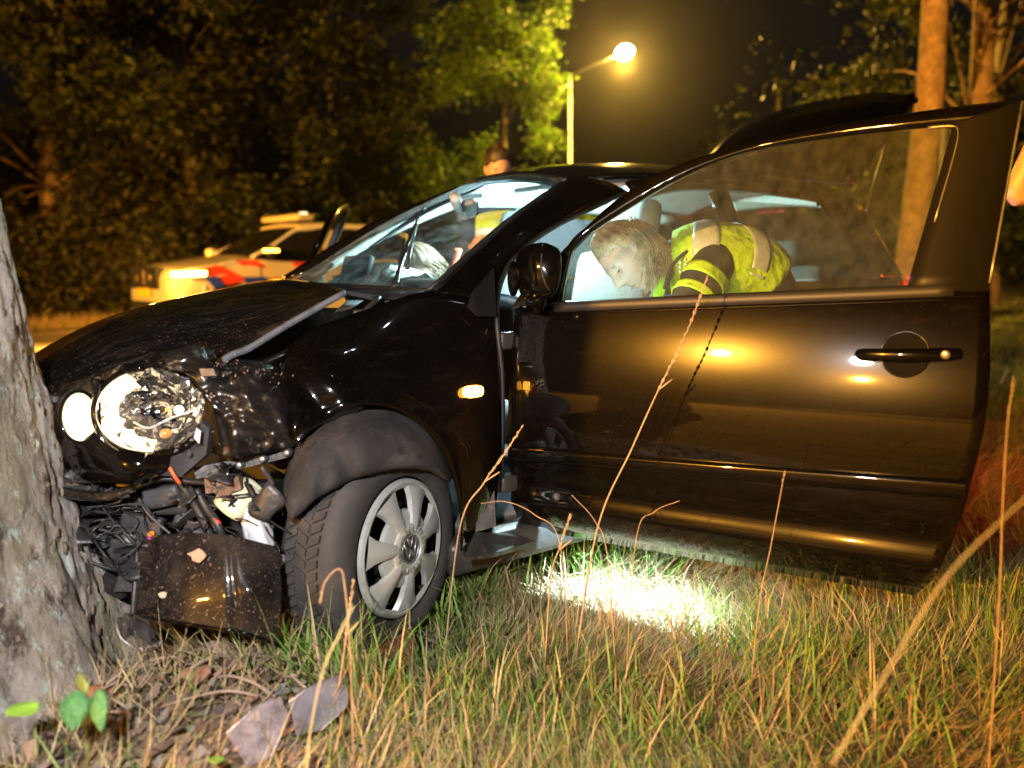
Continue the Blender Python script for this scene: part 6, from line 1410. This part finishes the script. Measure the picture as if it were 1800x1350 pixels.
sheet_piece('clear curved lamp lens piece at the foot of the trunk', [[P(203, 1092, 1.70), P(232, 1080, 1.74), P(268, 1092, 1.75)], [P(212, 1122, 1.66), P(240, 1112, 1.67), P(275, 1118, 1.72)], [P(240, 1140, 1.66), P(262, 1138, 1.67), P(284, 1132, 1.71)]], M['clear'], 'lamp_lens_piece')
def flat_shard(label, pts, m, name='plastic_shard', slot=None):
    q = [lay(u, v, h) for u, v, h in pts]; c = np.mean(q, 0); n_ = np.zeros(3)
    for i in range(len(q)): n_ += np.cross(q[i]-c, q[(i+1) % len(q)]-c)
    n_ = norm(n_); n_ = n_ if n_[2] > 0 else -n_; q = [p-n_*((p-c)@n_) for p in q]
    t = thing(name, label, 'plastic shard', c); MB().prism(q, n_*.0025).build('sheet', m, t, smooth=False)
    for i in range(len(q)):
        if i in (0, 3): MB().tube([q[i]+n_*.002, q[(i+1) % len(q)]+n_*.002], .0007, 5).build('rim', M['clear_rim'], t)  # painted highlight along two of the edges
flat_shard('clear lilac plastic shard at the bottom edge, nearest the camera', [(396, 1292, .05), (452, 1240, .07), (490, 1226, .07), (508, 1262, .05), (476, 1330, .03), (436, 1348, .03)], M['clear_haze'])
flat_shard('clear lilac plastic shard above the nearest one, among grass blades', [(506, 1236, .06), (560, 1196, .08), (606, 1188, .07), (612, 1240, .05), (566, 1282, .04), (520, 1296, .04)], M['clear_haze'])
flat_shard('amber tinted clear plastic shard in the grass right of the lilac ones', [(622, 1172, .06), (668, 1138, .08), (722, 1104, .08), (736, 1140, .05), (700, 1182, .04), (650, 1206, .04)], M['clear_amber'])
sheet_piece('small white plastic sliver below the tyre', [[lay(590, 1075, .05), lay(605, 1068, .06)], [lay(602, 1088, .04), lay(628, 1096, .03)]], M['bottle_white'], 'plastic_sliver')
sheet_piece('pale blue scrap by the tree roots', [[lay(172, 1072, .05), lay(190, 1070, .05)], [lay(176, 1088, .03), lay(192, 1086, .03)]], mat('pale_blue_scrap', (.45, .52, .56), .7), 'paper_scrap')

# ------------------------------------------------------------------ thin air volume added for the lamp's bloom
hz_ = MB().box(V(0, 0, 7.4), (660, 660, 16.8)).build('haze', bpy.data.materials.new('night_haze'), smooth=False); hz_['kind'] = 'stuff'
hm = hz_.data.materials[0]; hm.use_nodes = True; hm.node_tree.nodes.remove(hm.node_tree.nodes['Principled BSDF'])
pv = hm.node_tree.nodes.new('ShaderNodeVolumePrincipled'); pv.inputs['Density'].default_value = .00042; pv.inputs['Color'].default_value = (.9, .92, .95, 1); pv.inputs['Anisotropy'].default_value = .9
hm.node_tree.links.new(pv.outputs[0], hm.node_tree.nodes['Material Output'].inputs['Volume'])
tag(hz_, 'thin damp night air around the street lamp', 'haze')
